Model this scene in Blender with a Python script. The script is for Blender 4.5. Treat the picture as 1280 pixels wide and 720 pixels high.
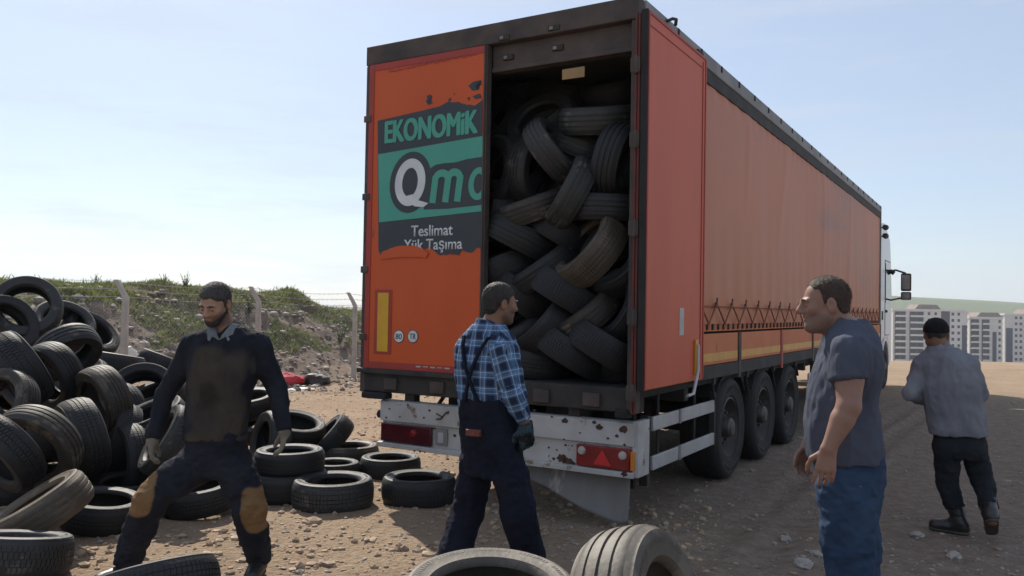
import bpy, bmesh, math, random
import numpy as np
from mathutils import Vector, Matrix
R_ = math.radians
random.seed(7)
rng = np.random.default_rng(7)
sc = bpy.context.scene
for o in list(bpy.data.objects):
    bpy.data.objects.remove(o)
COL = sc.collection

# ------------------------------------------------------------------ camera
EYE = 1.65
FPX, PITCH, ROLL = 1033.9, R_(1.458), R_(1.007)
cF = Vector((0, math.cos(PITCH), math.sin(PITCH)))
bR = Vector((1, 0, 0)); bU = Vector((0, -math.sin(PITCH), math.cos(PITCH)))
cR = math.cos(ROLL) * bR + math.sin(ROLL) * bU
cU = math.cos(ROLL) * bU - math.sin(ROLL) * bR
cam = bpy.data.cameras.new('camera')
cam.sensor_width = 36.0
cam.lens = FPX / 1280 * 36
cam.clip_start = 0.05
cam.clip_end = 9000
co = bpy.data.objects.new('camera', cam)
COL.objects.link(co)
m3 = Matrix((cR, cU, -cF)).transposed()
co.matrix_world = Matrix.Translation((0, 0, EYE)) @ m3.to_4x4()
sc.camera = co

# ------------------------------------------------------------------ light
SUN_AZ, SUN_EL = R_(-25), R_(43)          # azimuth from +Y towards +X
SKY_STRENGTH = 0.100
SUN_STRENGTH = 4.3
EXPOSURE = 0.47
world = bpy.data.worlds.new('World'); sc.world = world
world.use_nodes = True
wn = world.node_tree; wn.nodes.clear()
wo = wn.nodes.new('ShaderNodeOutputWorld'); wb = wn.nodes.new('ShaderNodeBackground')
sky = wn.nodes.new('ShaderNodeTexSky'); sky.sky_type = 'NISHITA'; sky.sun_disc = False
sky.sun_elevation = SUN_EL; sky.sun_rotation = SUN_AZ
sky.air_density = 1.0; sky.dust_density = .7; sky.ozone_density = 3.0; sky.altitude = 0
wb.inputs['Strength'].default_value = SKY_STRENGTH
# thin high cloud streaks
tc = wn.nodes.new('ShaderNodeTexCoord'); mp = wn.nodes.new('ShaderNodeMapping')
mp.inputs['Scale'].default_value = (1.2, 1.6, 9.0)
nz = wn.nodes.new('ShaderNodeTexNoise'); nz.inputs['Scale'].default_value = 2.6
nz.inputs['Detail'].default_value = 7; nz.inputs['Roughness'].default_value = .62
rp = wn.nodes.new('ShaderNodeValToRGB')
rp.color_ramp.elements[0].position = .46; rp.color_ramp.elements[0].color = (.48, .48, .48, 1)
rp.color_ramp.elements[1].position = .84; rp.color_ramp.elements[1].color = (.92, .92, .92, 1)
mx = wn.nodes.new('ShaderNodeMix'); mx.data_type = 'RGBA'
mx.inputs['B'].default_value = (4.75, 5.2, 6.0, 1)
wn.links.new(tc.outputs['Generated'], mp.inputs['Vector'])
wn.links.new(mp.outputs['Vector'], nz.inputs['Vector'])
wn.links.new(nz.outputs['Fac'], rp.inputs['Fac'])
wn.links.new(rp.outputs['Color'], mx.inputs['Factor'])
wn.links.new(sky.outputs['Color'], mx.inputs['A'])
wn.links.new(mx.outputs['Result'], wb.inputs['Color'])
wn.links.new(wb.outputs['Background'], wo.inputs['Surface'])

sl = bpy.data.lights.new('sun', 'SUN'); sl.energy = SUN_STRENGTH; sl.angle = R_(0.5)
sl.color = (1.0, .93, .82)
so = bpy.data.objects.new('sun', sl); COL.objects.link(so)
sdir = Vector((math.sin(SUN_AZ) * math.cos(SUN_EL), math.cos(SUN_AZ) * math.cos(SUN_EL), math.sin(SUN_EL)))
so.rotation_euler = sdir.to_track_quat('Z', 'Y').to_euler()
so.location = sdir * 60
sc.view_settings.view_transform = 'Standard'
sc.view_settings.look = 'None'
sc.view_settings.exposure = EXPOSURE
sc.view_settings.gamma = 1.0
sc.cycles.max_bounces = 8
sc.cycles.diffuse_bounces = 4
sc.cycles.volume_bounces = 1
sc.cycles.use_denoising = True

# ------------------------------------------------------------------ helpers
def ray(px, py):
    return (cF * FPX + cR * (px - 640) - cU * (py - 360)).normalized()
def at(px, py, Y):
    d = ray(px, py); return Vector((0, 0, EYE)) + d * (Y / d.y)
def on_ground(px, py, z=0.0):
    d = ray(px, py); return Vector((0, 0, EYE)) + d * ((z - EYE) / d.z)

def setp(o, label=None, cat=None, group=None, kind=None):
    if label: o['label'] = label
    if cat: o['category'] = cat
    if group: o['group'] = group
    if kind: o['kind'] = kind
    return o
def empty(name, loc=(0, 0, 0), rotz=0.0):
    o = bpy.data.objects.new(name, None); COL.objects.link(o)
    o.location = loc; o.rotation_euler = (0, 0, rotz); o.empty_display_size = .2
    return o
def link_mesh(name, me, parent=None):
    o = bpy.data.objects.new(name, me); COL.objects.link(o)
    if parent: o.parent = parent
    return o

class MB:
    def __init__(s): s.v = []; s.f = []; s.m = []
    def add(s, vs, fs, mi=0, M=None):
        b = len(s.v)
        for v in vs:
            v = Vector(v)
            s.v.append(tuple(M @ v if M is not None else v))
        for f in fs:
            s.f.append([b + i for i in f]); s.m.append(mi)
    def box(s, lo, hi, mi=0, M=None):
        x0, y0, z0 = lo; x1, y1, z1 = hi
        s.add([(x0, y0, z0), (x1, y0, z0), (x1, y1, z0), (x0, y1, z0), (x0, y0, z1), (x1, y0, z1), (x1, y1, z1), (x0, y1, z1)],
              [(0, 3, 2, 1), (4, 5, 6, 7), (0, 1, 5, 4), (1, 2, 6, 5), (2, 3, 7, 6), (3, 0, 4, 7)], mi, M)
    def prism(s, poly, a, b, axis='y', mi=0, M=None):
        # poly: 2D outline; extruded between a and b along the axis
        def P(p, t):
            return {'y': (p[0], t, p[1]), 'x': (t, p[0], p[1]), 'z': (p[0], p[1], t)}[axis]
        n = len(poly)
        vs = [P(p, a) for p in poly] + [P(p, b) for p in poly]
        s.add(vs, [list(range(n))[::-1], list(range(n, 2 * n))] + [(i, (i + 1) % n, n + (i + 1) % n, n + i) for i in range(n)], mi, M)
    def tube(s, pts, r, n=8, mi=0, M=None, closed=False):
        pts = [Vector(p) for p in pts]; N = len(pts)
        rs = r if isinstance(r, (list, tuple)) else [r] * N
        up = None; rings = []
        for i in range(N):
            if closed: t = pts[(i + 1) % N] - pts[i - 1]
            else: t = pts[min(i + 1, N - 1)] - pts[max(i - 1, 0)]
            if t.length < 1e-9: t = Vector((0, 0, 1))
            t.normalize()
            if up is None:
                up = Vector((0, 0, 1)) if abs(t.z) < .9 else Vector((1, 0, 0))
            a = (up - t * up.dot(t)).normalized(); up = a; c = t.cross(a)
            rings.append([pts[i] + (a * math.cos(2 * math.pi * k / n) + c * math.sin(2 * math.pi * k / n)) * rs[i] for k in range(n)])
        vs = [v for rg in rings for v in rg]; fs = []
        for i in range(N if closed else N - 1):
            j = (i + 1) % N
            for k in range(n):
                fs.append((i * n + k, i * n + (k + 1) % n, j * n + (k + 1) % n, j * n + k))
        if not closed:
            fs.append(list(range(n))[::-1]); fs.append([(N - 1) * n + k for k in range(n)])
        s.add(vs, fs, mi, M)
    def lathe(s, prof, n=48, mi=0, M=None, closed=False):
        # prof: (r, z) revolved about Z
        vs = []; fs = []; m = len(prof)
        for k in range(n):
            a = 2 * math.pi * k / n; c, d = math.cos(a), math.sin(a)
            vs += [(r * c, r * d, z) for r, z in prof]
        for k in range(n):
            k2 = (k + 1) % n
            for i in range(m if closed else m - 1):
                j = (i + 1) % m
                fs.append((k * m + i, k2 * m + i, k2 * m + j, k * m + j))
        s.add(vs, fs, mi, M)
    def mesh(s, name, mats, smooth=35):
        me = bpy.data.meshes.new(name)
        me.from_pydata(s.v, [], s.f)
        for m in (mats if isinstance(mats, (list, tuple)) else [mats]): me.materials.append(m)
        me.polygons.foreach_set('material_index', s.m)
        if smooth:
            me.polygons.foreach_set('use_smooth', [True] * len(me.polygons))
            me.update()
            me.set_sharp_from_angle(angle=R_(smooth))
        me.update()
        return me
    def build(s, name, mats, parent=None, smooth=35, bevel=0, fix=True):
        me = s.mesh(name, mats, smooth)
        if fix:
            bm = bmesh.new(); bm.from_mesh(me)
            bmesh.ops.recalc_face_normals(bm, faces=bm.faces)
            bm.to_mesh(me); bm.free()
        o = link_mesh(name, me, parent)
        if bevel:
            md = o.modifiers.new('bevel', 'BEVEL'); md.width = bevel; md.segments = 2; md.limit_method = 'ANGLE'; md.angle_limit = R_(40)
        return o

# ------------------------------------------------------------------ materials
def mk(name, c1, c2=None, scale=4.0, rough=.8, bump=0.0, bscale=None, metal=0.0, spots=None, spot_scale=8, spot_at=.62,
       rand=0.0, contrast=(.35, .65), coords='Object', stretch=None, rough2=None, trans=0.0, spec=.5, detail=6):
    m = bpy.data.materials.new(name); m.use_nodes = True
    nt = m.node_tree; N = nt.nodes; L = nt.links
    b = N['Principled BSDF']
    b.inputs['Roughness'].default_value = rough; b.inputs['Metallic'].default_value = metal
    b.inputs['Specular IOR Level'].default_value = spec
    c2 = c2 or tuple(x * .8 for x in c1)
    t = N.new('ShaderNodeTexCoord'); vec = t.outputs[coords]
    if stretch:
        mpn = N.new('ShaderNodeMapping'); mpn.inputs['Scale'].default_value = stretch
        L.new(vec, mpn.inputs['Vector']); vec = mpn.outputs['Vector']
    if rand:
        oi = N.new('ShaderNodeObjectInfo'); va = N.new('ShaderNodeVectorMath'); va.operation = 'MULTIPLY_ADD'
        L.new(oi.outputs['Random'], va.inputs[0]); va.inputs[1].default_value = (17, 23, 31); L.new(vec, va.inputs[2])
        vec = va.outputs[0]
    n = N.new('ShaderNodeTexNoise'); n.inputs['Scale'].default_value = scale; n.inputs['Detail'].default_value = detail
    n.inputs['Roughness'].default_value = .6
    L.new(vec, n.inputs['Vector'])
    r = N.new('ShaderNodeValToRGB'); e = r.color_ramp.elements
    e[0].position = contrast[0]; e[0].color = (*c1, 1); e[1].position = contrast[1]; e[1].color = (*c2, 1)
    L.new(n.outputs['Fac'], r.inputs['Fac']); col = r.outputs['Color']
    if spots:
        n2 = N.new('ShaderNodeTexNoise'); n2.inputs['Scale'].default_value = spot_scale; n2.inputs['Detail'].default_value = 8
        n2.inputs['Roughness'].default_value = .68
        L.new(vec, n2.inputs['Vector'])
        r2 = N.new('ShaderNodeValToRGB'); r2.color_ramp.elements[0].position = spot_at; r2.color_ramp.elements[1].position = spot_at + .05
        L.new(n2.outputs['Fac'], r2.inputs['Fac'])
        mm = N.new('ShaderNodeMix'); mm.data_type = 'RGBA'; mm.inputs['B'].default_value = (*spots, 1)
        L.new(r2.outputs['Color'], mm.inputs['Factor']); L.new(col, mm.inputs['A']); col = mm.outputs['Result']
    if rand:
        hv = N.new('ShaderNodeHueSaturation'); mr = N.new('ShaderNodeMapRange')
        mr.inputs['To Min'].default_value = 1 - rand; mr.inputs['To Max'].default_value = 1 + rand
        L.new(oi.outputs['Random'], mr.inputs['Value']); L.new(mr.outputs['Result'], hv.inputs['Value'])
        L.new(col, hv.inputs['Color']); col = hv.outputs['Color']
    L.new(col, b.inputs['Base Color'])
    if rough2 is not None:
        mr2 = N.new('ShaderNodeMapRange'); mr2.inputs['To Min'].default_value = rough; mr2.inputs['To Max'].default_value = rough2
        L.new(n.outputs['Fac'], mr2.inputs['Value']); L.new(mr2.outputs['Result'], b.inputs['Roughness'])
    if bump:
        n3 = N.new('ShaderNodeTexNoise'); n3.inputs['Scale'].default_value = bscale or scale * 6; n3.inputs['Detail'].default_value = 5
        L.new(vec, n3.inputs['Vector'])
        bp = N.new('ShaderNodeBump'); bp.inputs['Strength'].default_value = bump; bp.inputs['Distance'].default_value = .02
        L.new(n3.outputs['Fac'], bp.inputs['Height']); L.new(bp.outputs['Normal'], b.inputs['Normal'])
    if trans:
        tr = N.new('ShaderNodeBsdfTranslucent'); L.new(col, tr.inputs['Color'])
        ms = N.new('ShaderNodeMixShader'); ms.inputs['Fac'].default_value = trans
        L.new(b.outputs['BSDF'], ms.inputs[1]); L.new(tr.outputs['BSDF'], ms.inputs[2])
        L.new(ms.outputs['Shader'], N['Material Output'].inputs['Surface'])
    return m

def vnoise(P, seed=0):
    P = np.asarray(P, np.float64); I = np.floor(P).astype(np.int64); F = P - I; F = F * F * (3 - 2 * F)
    def h(a, b, c):
        n = (a * 73856093) ^ (b * 19349663) ^ (c * 83492791) ^ (seed * 2654435761)
        n = (n ^ (n >> 13)) * 1274126177 & 0x7fffffff
        n = (n ^ (n >> 16)) * 668265263 & 0x7fffffff
        return (n ^ (n >> 15)) % 65536 / 65535.0
    out = 0
    for dx in (0, 1):
        for dy in (0, 1):
            for dz in (0, 1):
                w = (F[:, 0] if dx else 1 - F[:, 0]) * (F[:, 1] if dy else 1 - F[:, 1]) * (F[:, 2] if dz else 1 - F[:, 2])
                out = out + w * h(I[:, 0] + dx, I[:, 1] + dy, I[:, 2] + dz)
    return out
def fbm(P, oct=4, seed=0):
    P = np.asarray(P, float); o = 0; a = .5
    for i in range(oct):
        o = o + a * (vnoise(P * 2 ** i, seed + i) - .5); a *= .5
    return o
def sstep(a, b, x):
    t = np.clip((x - a) / (b - a), 0, 1); return t * t * (3 - 2 * t)

# ------------------------------------------------------------------ terrain
FP1 = np.array([-6.3, 13.5]); FDIR = np.array([.489, .873]); FNRM = np.array([-.873, .489])
def ground_h(x, y):
    x = np.asarray(x, float); y = np.asarray(y, float)
    dx, dy = x - FP1[0], y - FP1[1]
    a = dx * FDIR[0] + dy * FDIR[1]; s = dx * FNRM[0] + dy * FNRM[1]
    P = np.stack([x, y, 0 * x], -1)
    near = .06 * fbm(P * .8, 3, 3) + .060 * fbm(P * 3.6, 4, 9) * sstep(3.0, -1.5, x + .0 * y) + .022 * fbm(P * 5, 3, 15)
    Hr = np.interp(a, [-40, -6, 2, 5.5, 8, 10.5, 14, 20, 40], [1.8, 2.1, 2.0, 1.98, 1.80, 1.52, 1.35, 1.0, 0])
    ridge = sstep(-.3, 4.6, s)
    lump = .55 * fbm(P * 1.1, 4, 21) * sstep(0, 1.5, s) * (1 - sstep(4, 6, s) * .6)
    hm = Hr * ridge + lump * np.clip(Hr, 0, 1) + .28 * np.exp(-((a - 8.3) / .6) ** 2 - ((s - 4.4) / .8) ** 2)
    hm = hm + .5 * sstep(-3, .5, s) * sstep(4, -1, a) * (1 - ridge)
    drop = -25 * sstep(0, 1, (y - 27) / 230) - .05 * np.clip(y - 27, 0, 8)
    drop = drop * (1 - sstep(.05, .5, hm)) * sstep(-50, -4, x)
    d2 = np.hypot(x - 500, y - 1500)
    hill = 70 * np.exp(-((y - 1500) / 420) ** 2) * sstep(150, 700, x + 250) * (.8 + .55 * fbm(P * .0022, 4, 5) + .22 * np.sin(x * .003))
    ru = (x + .217) * .857 - (y - 6.76) * .514 + .25 * np.sin(y * .22); rv = (x + .217) * .514 + (y - 6.76) * .857
    for r0 in (2.15, 2.48, 4.25, 4.58):
        near = near + (-.035 * np.exp(-((ru - r0) / .11) ** 4) + .014 * np.exp(-((np.abs(ru - r0) - .19) / .06) ** 2) + .008 * np.sin(rv * 42) * np.exp(-((ru - r0) / .10) ** 4)) * sstep(-7, -3, rv) * sstep(16, 8, rv) * (.6 + .8 * vnoise(P * .9, 61))
    flatten = np.exp(-(np.hypot(x, y - 4) / 9) ** 4) * .35
    rough = near * (1 - flatten)
    rough = rough + sstep(26, 60, y) * 1.2 * fbm(P * .05, 3, 31)
    return rough + hm + drop + hill

def axis_pts(lo, hi, step, far, n):
    c = np.arange(lo, hi + 1e-6, step)
    g = np.geomspace(step, far, n); g = np.cumsum(g * (far / g.sum()))
    return np.concatenate([(lo - g)[::-1], c, hi + g])
gx = axis_pts(-9, 8, .075, 2600, 60)
gy = axis_pts(1.5, 24, .08, 2600, 60)
GX, GY = np.meshgrid(gx, gy, indexing='ij')
GZ = ground_h(GX.ravel(), GY.ravel()).reshape(GX.shape)
nx, ny = GX.shape
gv = np.stack([GX, GY, GZ], -1).reshape(-1, 3)
ii, jj = np.meshgrid(np.arange(nx - 1), np.arange(ny - 1), indexing='ij')
q = (ii * ny + jj).ravel()
gf = np.stack([q, q + ny, q + ny + 1, q + 1], -1)
def np_mesh(name, v, f, mats, smooth=True):
    me = bpy.data.meshes.new(name)
    v = np.asarray(v, np.float32); f = np.asarray(f, np.int32)
    me.vertices.add(len(v)); me.vertices.foreach_set('co', v.ravel())
    k = f.shape[1]
    me.loops.add(f.size); me.loops.foreach_set('vertex_index', f.ravel())
    me.polygons.add(len(f)); me.polygons.foreach_set('loop_start', np.arange(len(f), dtype=np.int32) * k)
    me.polygons.foreach_set('use_smooth', np.full(len(f), smooth))
    for m in (mats if isinstance(mats, (list, tuple)) else [mats]): me.materials.append(m)
    me.update(calc_edges=True); me.validate()
    return me

def ground_material():
    m = bpy.data.materials.new('dirt'); m.use_nodes = True
    nt = m.node_tree; N = nt.nodes; L = nt.links; b = N['Principled BSDF']
    b.inputs['Roughness'].default_value = .95; b.inputs['Specular IOR Level'].default_value = .2
    t = N.new('ShaderNodeTexCoord')
    def noise(s, d=6, r=.6):
        n = N.new('ShaderNodeTexNoise'); n.inputs['Scale'].default_value = s; n.inputs['Detail'].default_value = d
        n.inputs['Roughness'].default_value = r; L.new(t.outputs['Object'], n.inputs['Vector']); return n.outputs['Fac']
    def ramp(f, stops):
        r = N.new('ShaderNodeValToRGB'); e = r.color_ramp.elements
        while len(e) < len(stops): e.new(.5)
        for i, (p, c) in enumerate(stops): e[i].position = p; e[i].color = (*c, 1)
        L.new(f, r.inputs['Fac']); return r.outputs['Color']
    def mix(f, a, bb):
        x = N.new('ShaderNodeMix'); x.data_type = 'RGBA'
        L.new(f, x.inputs['Factor']); L.new(a, x.inputs['A']); L.new(bb, x.inputs['B']); return x.outputs['Result']
    c1 = ramp(noise(.9, 8), [(.3, (.27, .19, .125)), (.5, (.35, .25, .165)), (.7, (.42, .315, .215))])
    c2 = ramp(noise(14, 6, .7), [(.35, (.24, .17, .115)), (.55, (.34, .25, .175)), (.75, (.46, .37, .28))])
    f = ramp(noise(2.2, 4), [(.35, (.25, .25, .25)), (.65, (.7, .7, .7))])
    c = mix(f, c1, c2)
    # greyer ground colour to the right, ending at mid distance
    sp = N.new('ShaderNodeSeparateXYZ'); L.new(t.outputs['Object'], sp.inputs[0])
    mr = N.new('ShaderNodeMapRange'); mr.inputs['From Min'].default_value = -1.2; mr.inputs['From Max'].default_value = 2.2
    mr.interpolation_type = 'SMOOTHSTEP'
    ad = N.new('ShaderNodeMath'); ad.operation = 'MULTIPLY_ADD'; L.new(noise(.6, 4), ad.inputs[0]); ad.inputs[1].default_value = 2.4; L.new(sp.outputs['X'], ad.inputs[2])
    sb = N.new('ShaderNodeMath'); sb.operation = 'SUBTRACT'; L.new(ad.outputs[0], sb.inputs[0]); sb.inputs[1].default_value = 1.2
    L.new(sb.outputs[0], mr.inputs['Value'])
    g1 = ramp(noise(7, 7, .7), [(.3, (.185, .142, .108)), (.5, (.25, .198, .155)), (.72, (.33, .275, .225))])
    fy = N.new('ShaderNodeMapRange'); fy.inputs['From Min'].default_value = 15; fy.inputs['From Max'].default_value = 19
    fy.inputs['To Min'].default_value = 1; fy.inputs['To Max'].default_value = 0; L.new(sp.outputs['Y'], fy.inputs['Value'])
    mu = N.new('ShaderNodeMath'); mu.operation = 'MULTIPLY'; L.new(mr.outputs['Result'], mu.inputs[0]); L.new(fy.outputs['Result'], mu.inputs[1])
    c = mix(mu.outputs[0], c, g1)
    # grassy soil on high ground of the mound and on the far hills
    gr = ramp(noise(.35, 6), [(.35, (.075, .10, .035)), (.6, (.13, .14, .06))])
    at_ = N.new('ShaderNodeAttribute'); at_.attribute_name = 'green'
    c = mix(at_.outputs['Fac'], c, gr)
    rb = ramp(noise(5, 8, .7), [(.3, (.11, .085, .062)), (.5, (.18, .14, .105)), (.7, (.28, .23, .18))])
    a2 = N.new('ShaderNodeAttribute'); a2.attribute_name = 'rubble'
    c = mix(a2.outputs['Fac'], c, rb)
    L.new(c, b.inputs['Base Color'])
    n3 = noise(22, 8, .7); v = N.new('ShaderNodeTexVoronoi'); v.inputs['Scale'].default_value = 26; L.new(t.outputs['Object'], v.inputs['Vector'])
    a3 = N.new('ShaderNodeMath'); a3.operation = 'MULTIPLY_ADD'; L.new(v.outputs['Distance'], a3.inputs[0]); a3.inputs[1].default_value = -.35; L.new(n3, a3.inputs[2])
    bp = N.new('ShaderNodeBump'); bp.inputs['Strength'].default_value = .9; bp.inputs['Distance'].default_value = .05
    L.new(a3.outputs[0], bp.inputs['Height']); L.new(bp.outputs['Normal'], b.inputs['Normal'])
    return m
M_DIRT = ground_material()
gme = np_mesh('ground', gv, gf, M_DIRT)
sgn = (gv[:, 0] - FP1[0]) * FNRM[0] + (gv[:, 1] - FP1[1]) * FNRM[1]
agn = (gv[:, 0] - FP1[0]) * FDIR[0] + (gv[:, 1] - FP1[1]) * FDIR[1]
GN = fbm(gv * np.array([.5, .5, 0]), 3, 77)
green = sstep(2.4, 3.3, sgn + GN * 2.5 - .15 * np.clip(agn - 6, 0, 9)) * (agn < 40)
green = np.maximum(green, 1.0 * sstep(700, 1000, gv[:, 1]))
a_ = gme.attributes.new('green', 'FLOAT', 'POINT'); a_.data.foreach_set('value', green.astype(np.float32))
rub = sstep(-.6, .8, sgn + GN * 2) * (gv[:, 1] < 60)
a_ = gme.attributes.new('rubble', 'FLOAT', 'POINT'); a_.data.foreach_set('value', rub.astype(np.float32))
ground = link_mesh('ground', gme); setp(ground, kind='structure')

# pebbles, clods and rubble: nobody could count them
def rock_field(name, P, S, mats, seed, flat=.6):
    r = np.random.default_rng(seed)
    bm = bmesh.new(); bmesh.ops.create_icosphere(bm, subdivisions=1, radius=1)
    bv = np.array([v.co for v in bm.verts]); bf = np.array([[v.index for v in f.verts] for f in bm.faces]); bm.free()
    n = len(P); V = np.repeat(bv[None], n, 0) * (1 + .45 * (r.random((n, len(bv), 1)) - .5))
    V = V * S[:, None, None] * (r.uniform(.6, 1.3, (n, 1, 3)) * np.array([1, 1, flat]))
    an = r.uniform(0, 6.28, n); c, s_ = np.cos(an)[:, None], np.sin(an)[:, None]
    x = V[:, :, 0] * c - V[:, :, 1] * s_; y = V[:, :, 0] * s_ + V[:, :, 1] * c
    V = np.stack([x, y, V[:, :, 2]], -1) + P[:, None, :]
    Fc = bf[None] + (np.arange(n) * len(bv))[:, None, None]
    me = np_mesh(name, V.reshape(-1, 3), Fc.reshape(-1, 3), mats, smooth=False)
    me.polygons.foreach_set('material_index', np.repeat(r.integers(0, len(mats), n), len(bf)).astype(np.int32))
    o = link_mesh(name, me); setp(o, kind='stuff'); return o
M_ST = [mk('pebble_grey', (.22, .19, .165), (.30, .27, .24), 6), mk('pebble_brown', (.24, .17, .115), (.32, .24, .17), 6), mk('pebble_pale', (.36, .31, .26), (.30, .25, .20), 6)]
n = 19000
yy = 2.6 + 14 * rng.random(n) ** 1.6; xx = (rng.random(n) * 1.6 - .8) * (yy + .5)
S = .005 + .016 * rng.random(n) ** 3 + .022 * (rng.random(n) > .988)
setp(rock_field('gravel', np.stack([xx, yy, ground_h(xx, yy) + S * .15], -1), S, M_ST, 3), 'loose pebbles and small stones scattered over the dirt yard')
n = 9000
yy = 3.6 + 15 * rng.random(n) ** 1.3; xx = -(rng.random(n) * 1.25 - .35) * .66 * (yy + .5)
cn = vnoise(np.stack([xx * 1.6, yy * 1.6, 0 * xx], -1), 51); kp = cn + .35 * rng.random(n) > .62; xx, yy = xx[kp], yy[kp]; n = len(xx)
S = .010 + .030 * rng.random(n) ** 3 + .02 * (rng.random(n) > .97)
M_CL = [mk('clod_tan', (.33, .235, .155), (.42, .31, .21), 6), mk('clod_brown', (.27, .19, .125), (.35, .255, .17), 6)]
setp(rock_field('dirt', np.stack([xx, yy, ground_h(xx, yy) + S * .1], -1), S, M_CL, 13, .7), 'crumbled clods of tan dirt on the churned ground')
n = 8000
a = rng.uniform(-9, 22, n); s = -1.2 + 5.2 * rng.random(n) ** .9
xx = FP1[0] + a * FDIR[0] + s * FNRM[0]; yy = FP1[1] + a * FDIR[1] + s * FNRM[1]
S = .018 + .075 * rng.random(n) ** 4
M_RB = [mk('rubble_brown', (.17, .13, .095), (.24, .19, .14), 5), mk('rubble_dark', (.11, .085, .065), (.16, .125, .10), 5), mk('rubble_pale', (.42, .38, .33), (.32, .28, .24), 5), M_ST[0]]
setp(rock_field('rubble', np.stack([xx, yy, ground_h(xx, yy) + S * .2], -1), S, M_RB, 4, .8), 'brown rubble and clods covering the slope below the grass')
# grass on the mound
n = 170000
a = rng.uniform(-10, 15, n); s = rng.uniform(1.4, 6.6, n)
xx = FP1[0] + a * FDIR[0] + s * FNRM[0]; yy = FP1[1] + a * FDIR[1] + s * FNRM[1]
gn = fbm(np.stack([xx * .5, yy * .5, 0 * xx], -1), 3, 77); cl = vnoise(np.stack([xx * 1.3, yy * 1.3, 0 * xx], -1), 5)
keep = (s + gn * 2.5 - .15 * np.clip(a - 6, 0, 9) > 2.55) & (cl + .5 * rng.random(n) > .34)
keep |= (s < 3.4) & (cl > .66)
xx, yy, cl = xx[keep], yy[keep], cl[keep]; n = len(xx)
h = .03 + .13 * cl * rng.random(n) + .10 * (rng.random(n) > .985)
an = rng.uniform(0, 6.28, n); w = .005 + .010 * rng.random(n)
B = np.stack([xx, yy, ground_h(xx, yy) - .01], -1)
side = np.stack([np.cos(an), np.sin(an), 0 * an], -1) * w[:, None]
lean = np.stack([rng.normal(0, .6, n), rng.normal(0, .6, n), 1 + 0 * an], -1) * h[:, None]
V = np.stack([B - side, B + side, B + lean * .55 + side * .8, B + lean + .12 * h[:, None] * rng.normal(0, 1, (n, 3)) * [1, 1, 0]], 1)
Fq = np.arange(n)[:, None] * 4 + np.array([[0, 1, 2, 3]])
M_GR = [mk('grass_green', (.12, .17, .05), (.18, .21, .07), 1.5, rough=.7, trans=.35), mk('grass_dry', (.22, .23, .09), (.29, .27, .14), 1.5, rough=.8, trans=.3)]
gm = np_mesh('grass', V.reshape(-1, 3), Fq, M_GR, False)
gm.polygons.foreach_set('material_index', (rng.random(n) > .62).astype(np.int32))
setp(link_mesh('grass', gm), 'low green grass growing along the crest of the mound', kind='stuff')
# ------------------------------------------------------------------ weeds, fence, litter
M_WEED = mk('weed_leaf', (.06, .09, .03), (.11, .13, .05), 3, rough=.7, trans=.25)
def weed(px, py, Y, h, label, seed):
    r = random.Random(seed); p = at(px, py, Y); p.z = float(ground_h([p.x], [p.y])[0])
    b = MB()
    for k in range(16):
        an = r.uniform(0, 6.28); ln = h * r.uniform(.45, 1); le = r.uniform(.1, .6)
        d = Vector((math.cos(an) * le, math.sin(an) * le, 1)).normalized()
        b.tube([(0, 0, 0), d * ln * .5, d * ln + Vector((0, 0, -.05 * ln))], [.006, .005, .003], 4)
        for j in range(14):
            t = r.uniform(.25, 1); c = d * ln * t; a2 = r.uniform(0, 6.28); s_ = h * r.uniform(.05, .11)
            e = Vector((math.cos(a2), math.sin(a2), r.uniform(-.2, .7))) * s_; f = Vector((-math.sin(a2), math.cos(a2), .1)) * s_ * .35
            b.add([c, c + e * .5 + f, c + e, c + e * .5 - f], [(0, 1, 2, 3)])
    o = b.build('weed', M_WEED, None, fix=False); o.location = p
    setp(o, label, 'plant', 'weeds on the mound')
weed(119, 366, 18.5, .34, 'small bushy weed on the mound skyline beside the big upright tyre ring', 1)
weed(232, 368, 19.5, .42, 'weed tuft on the crest just beside the head of the man with gloves', 2)
weed(312, 372, 19.6, .55, 'tallest dark weed clump on the crest next to the middle fence post', 3)
weed(205, 366, 19.4, .3, 'low weed tuft on the crest midway between fence post and bearded man', 4)
weed(425, 420, 20.5, .75, 'dark green bush behind the chain-link near the trailer corner', 5)

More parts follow.
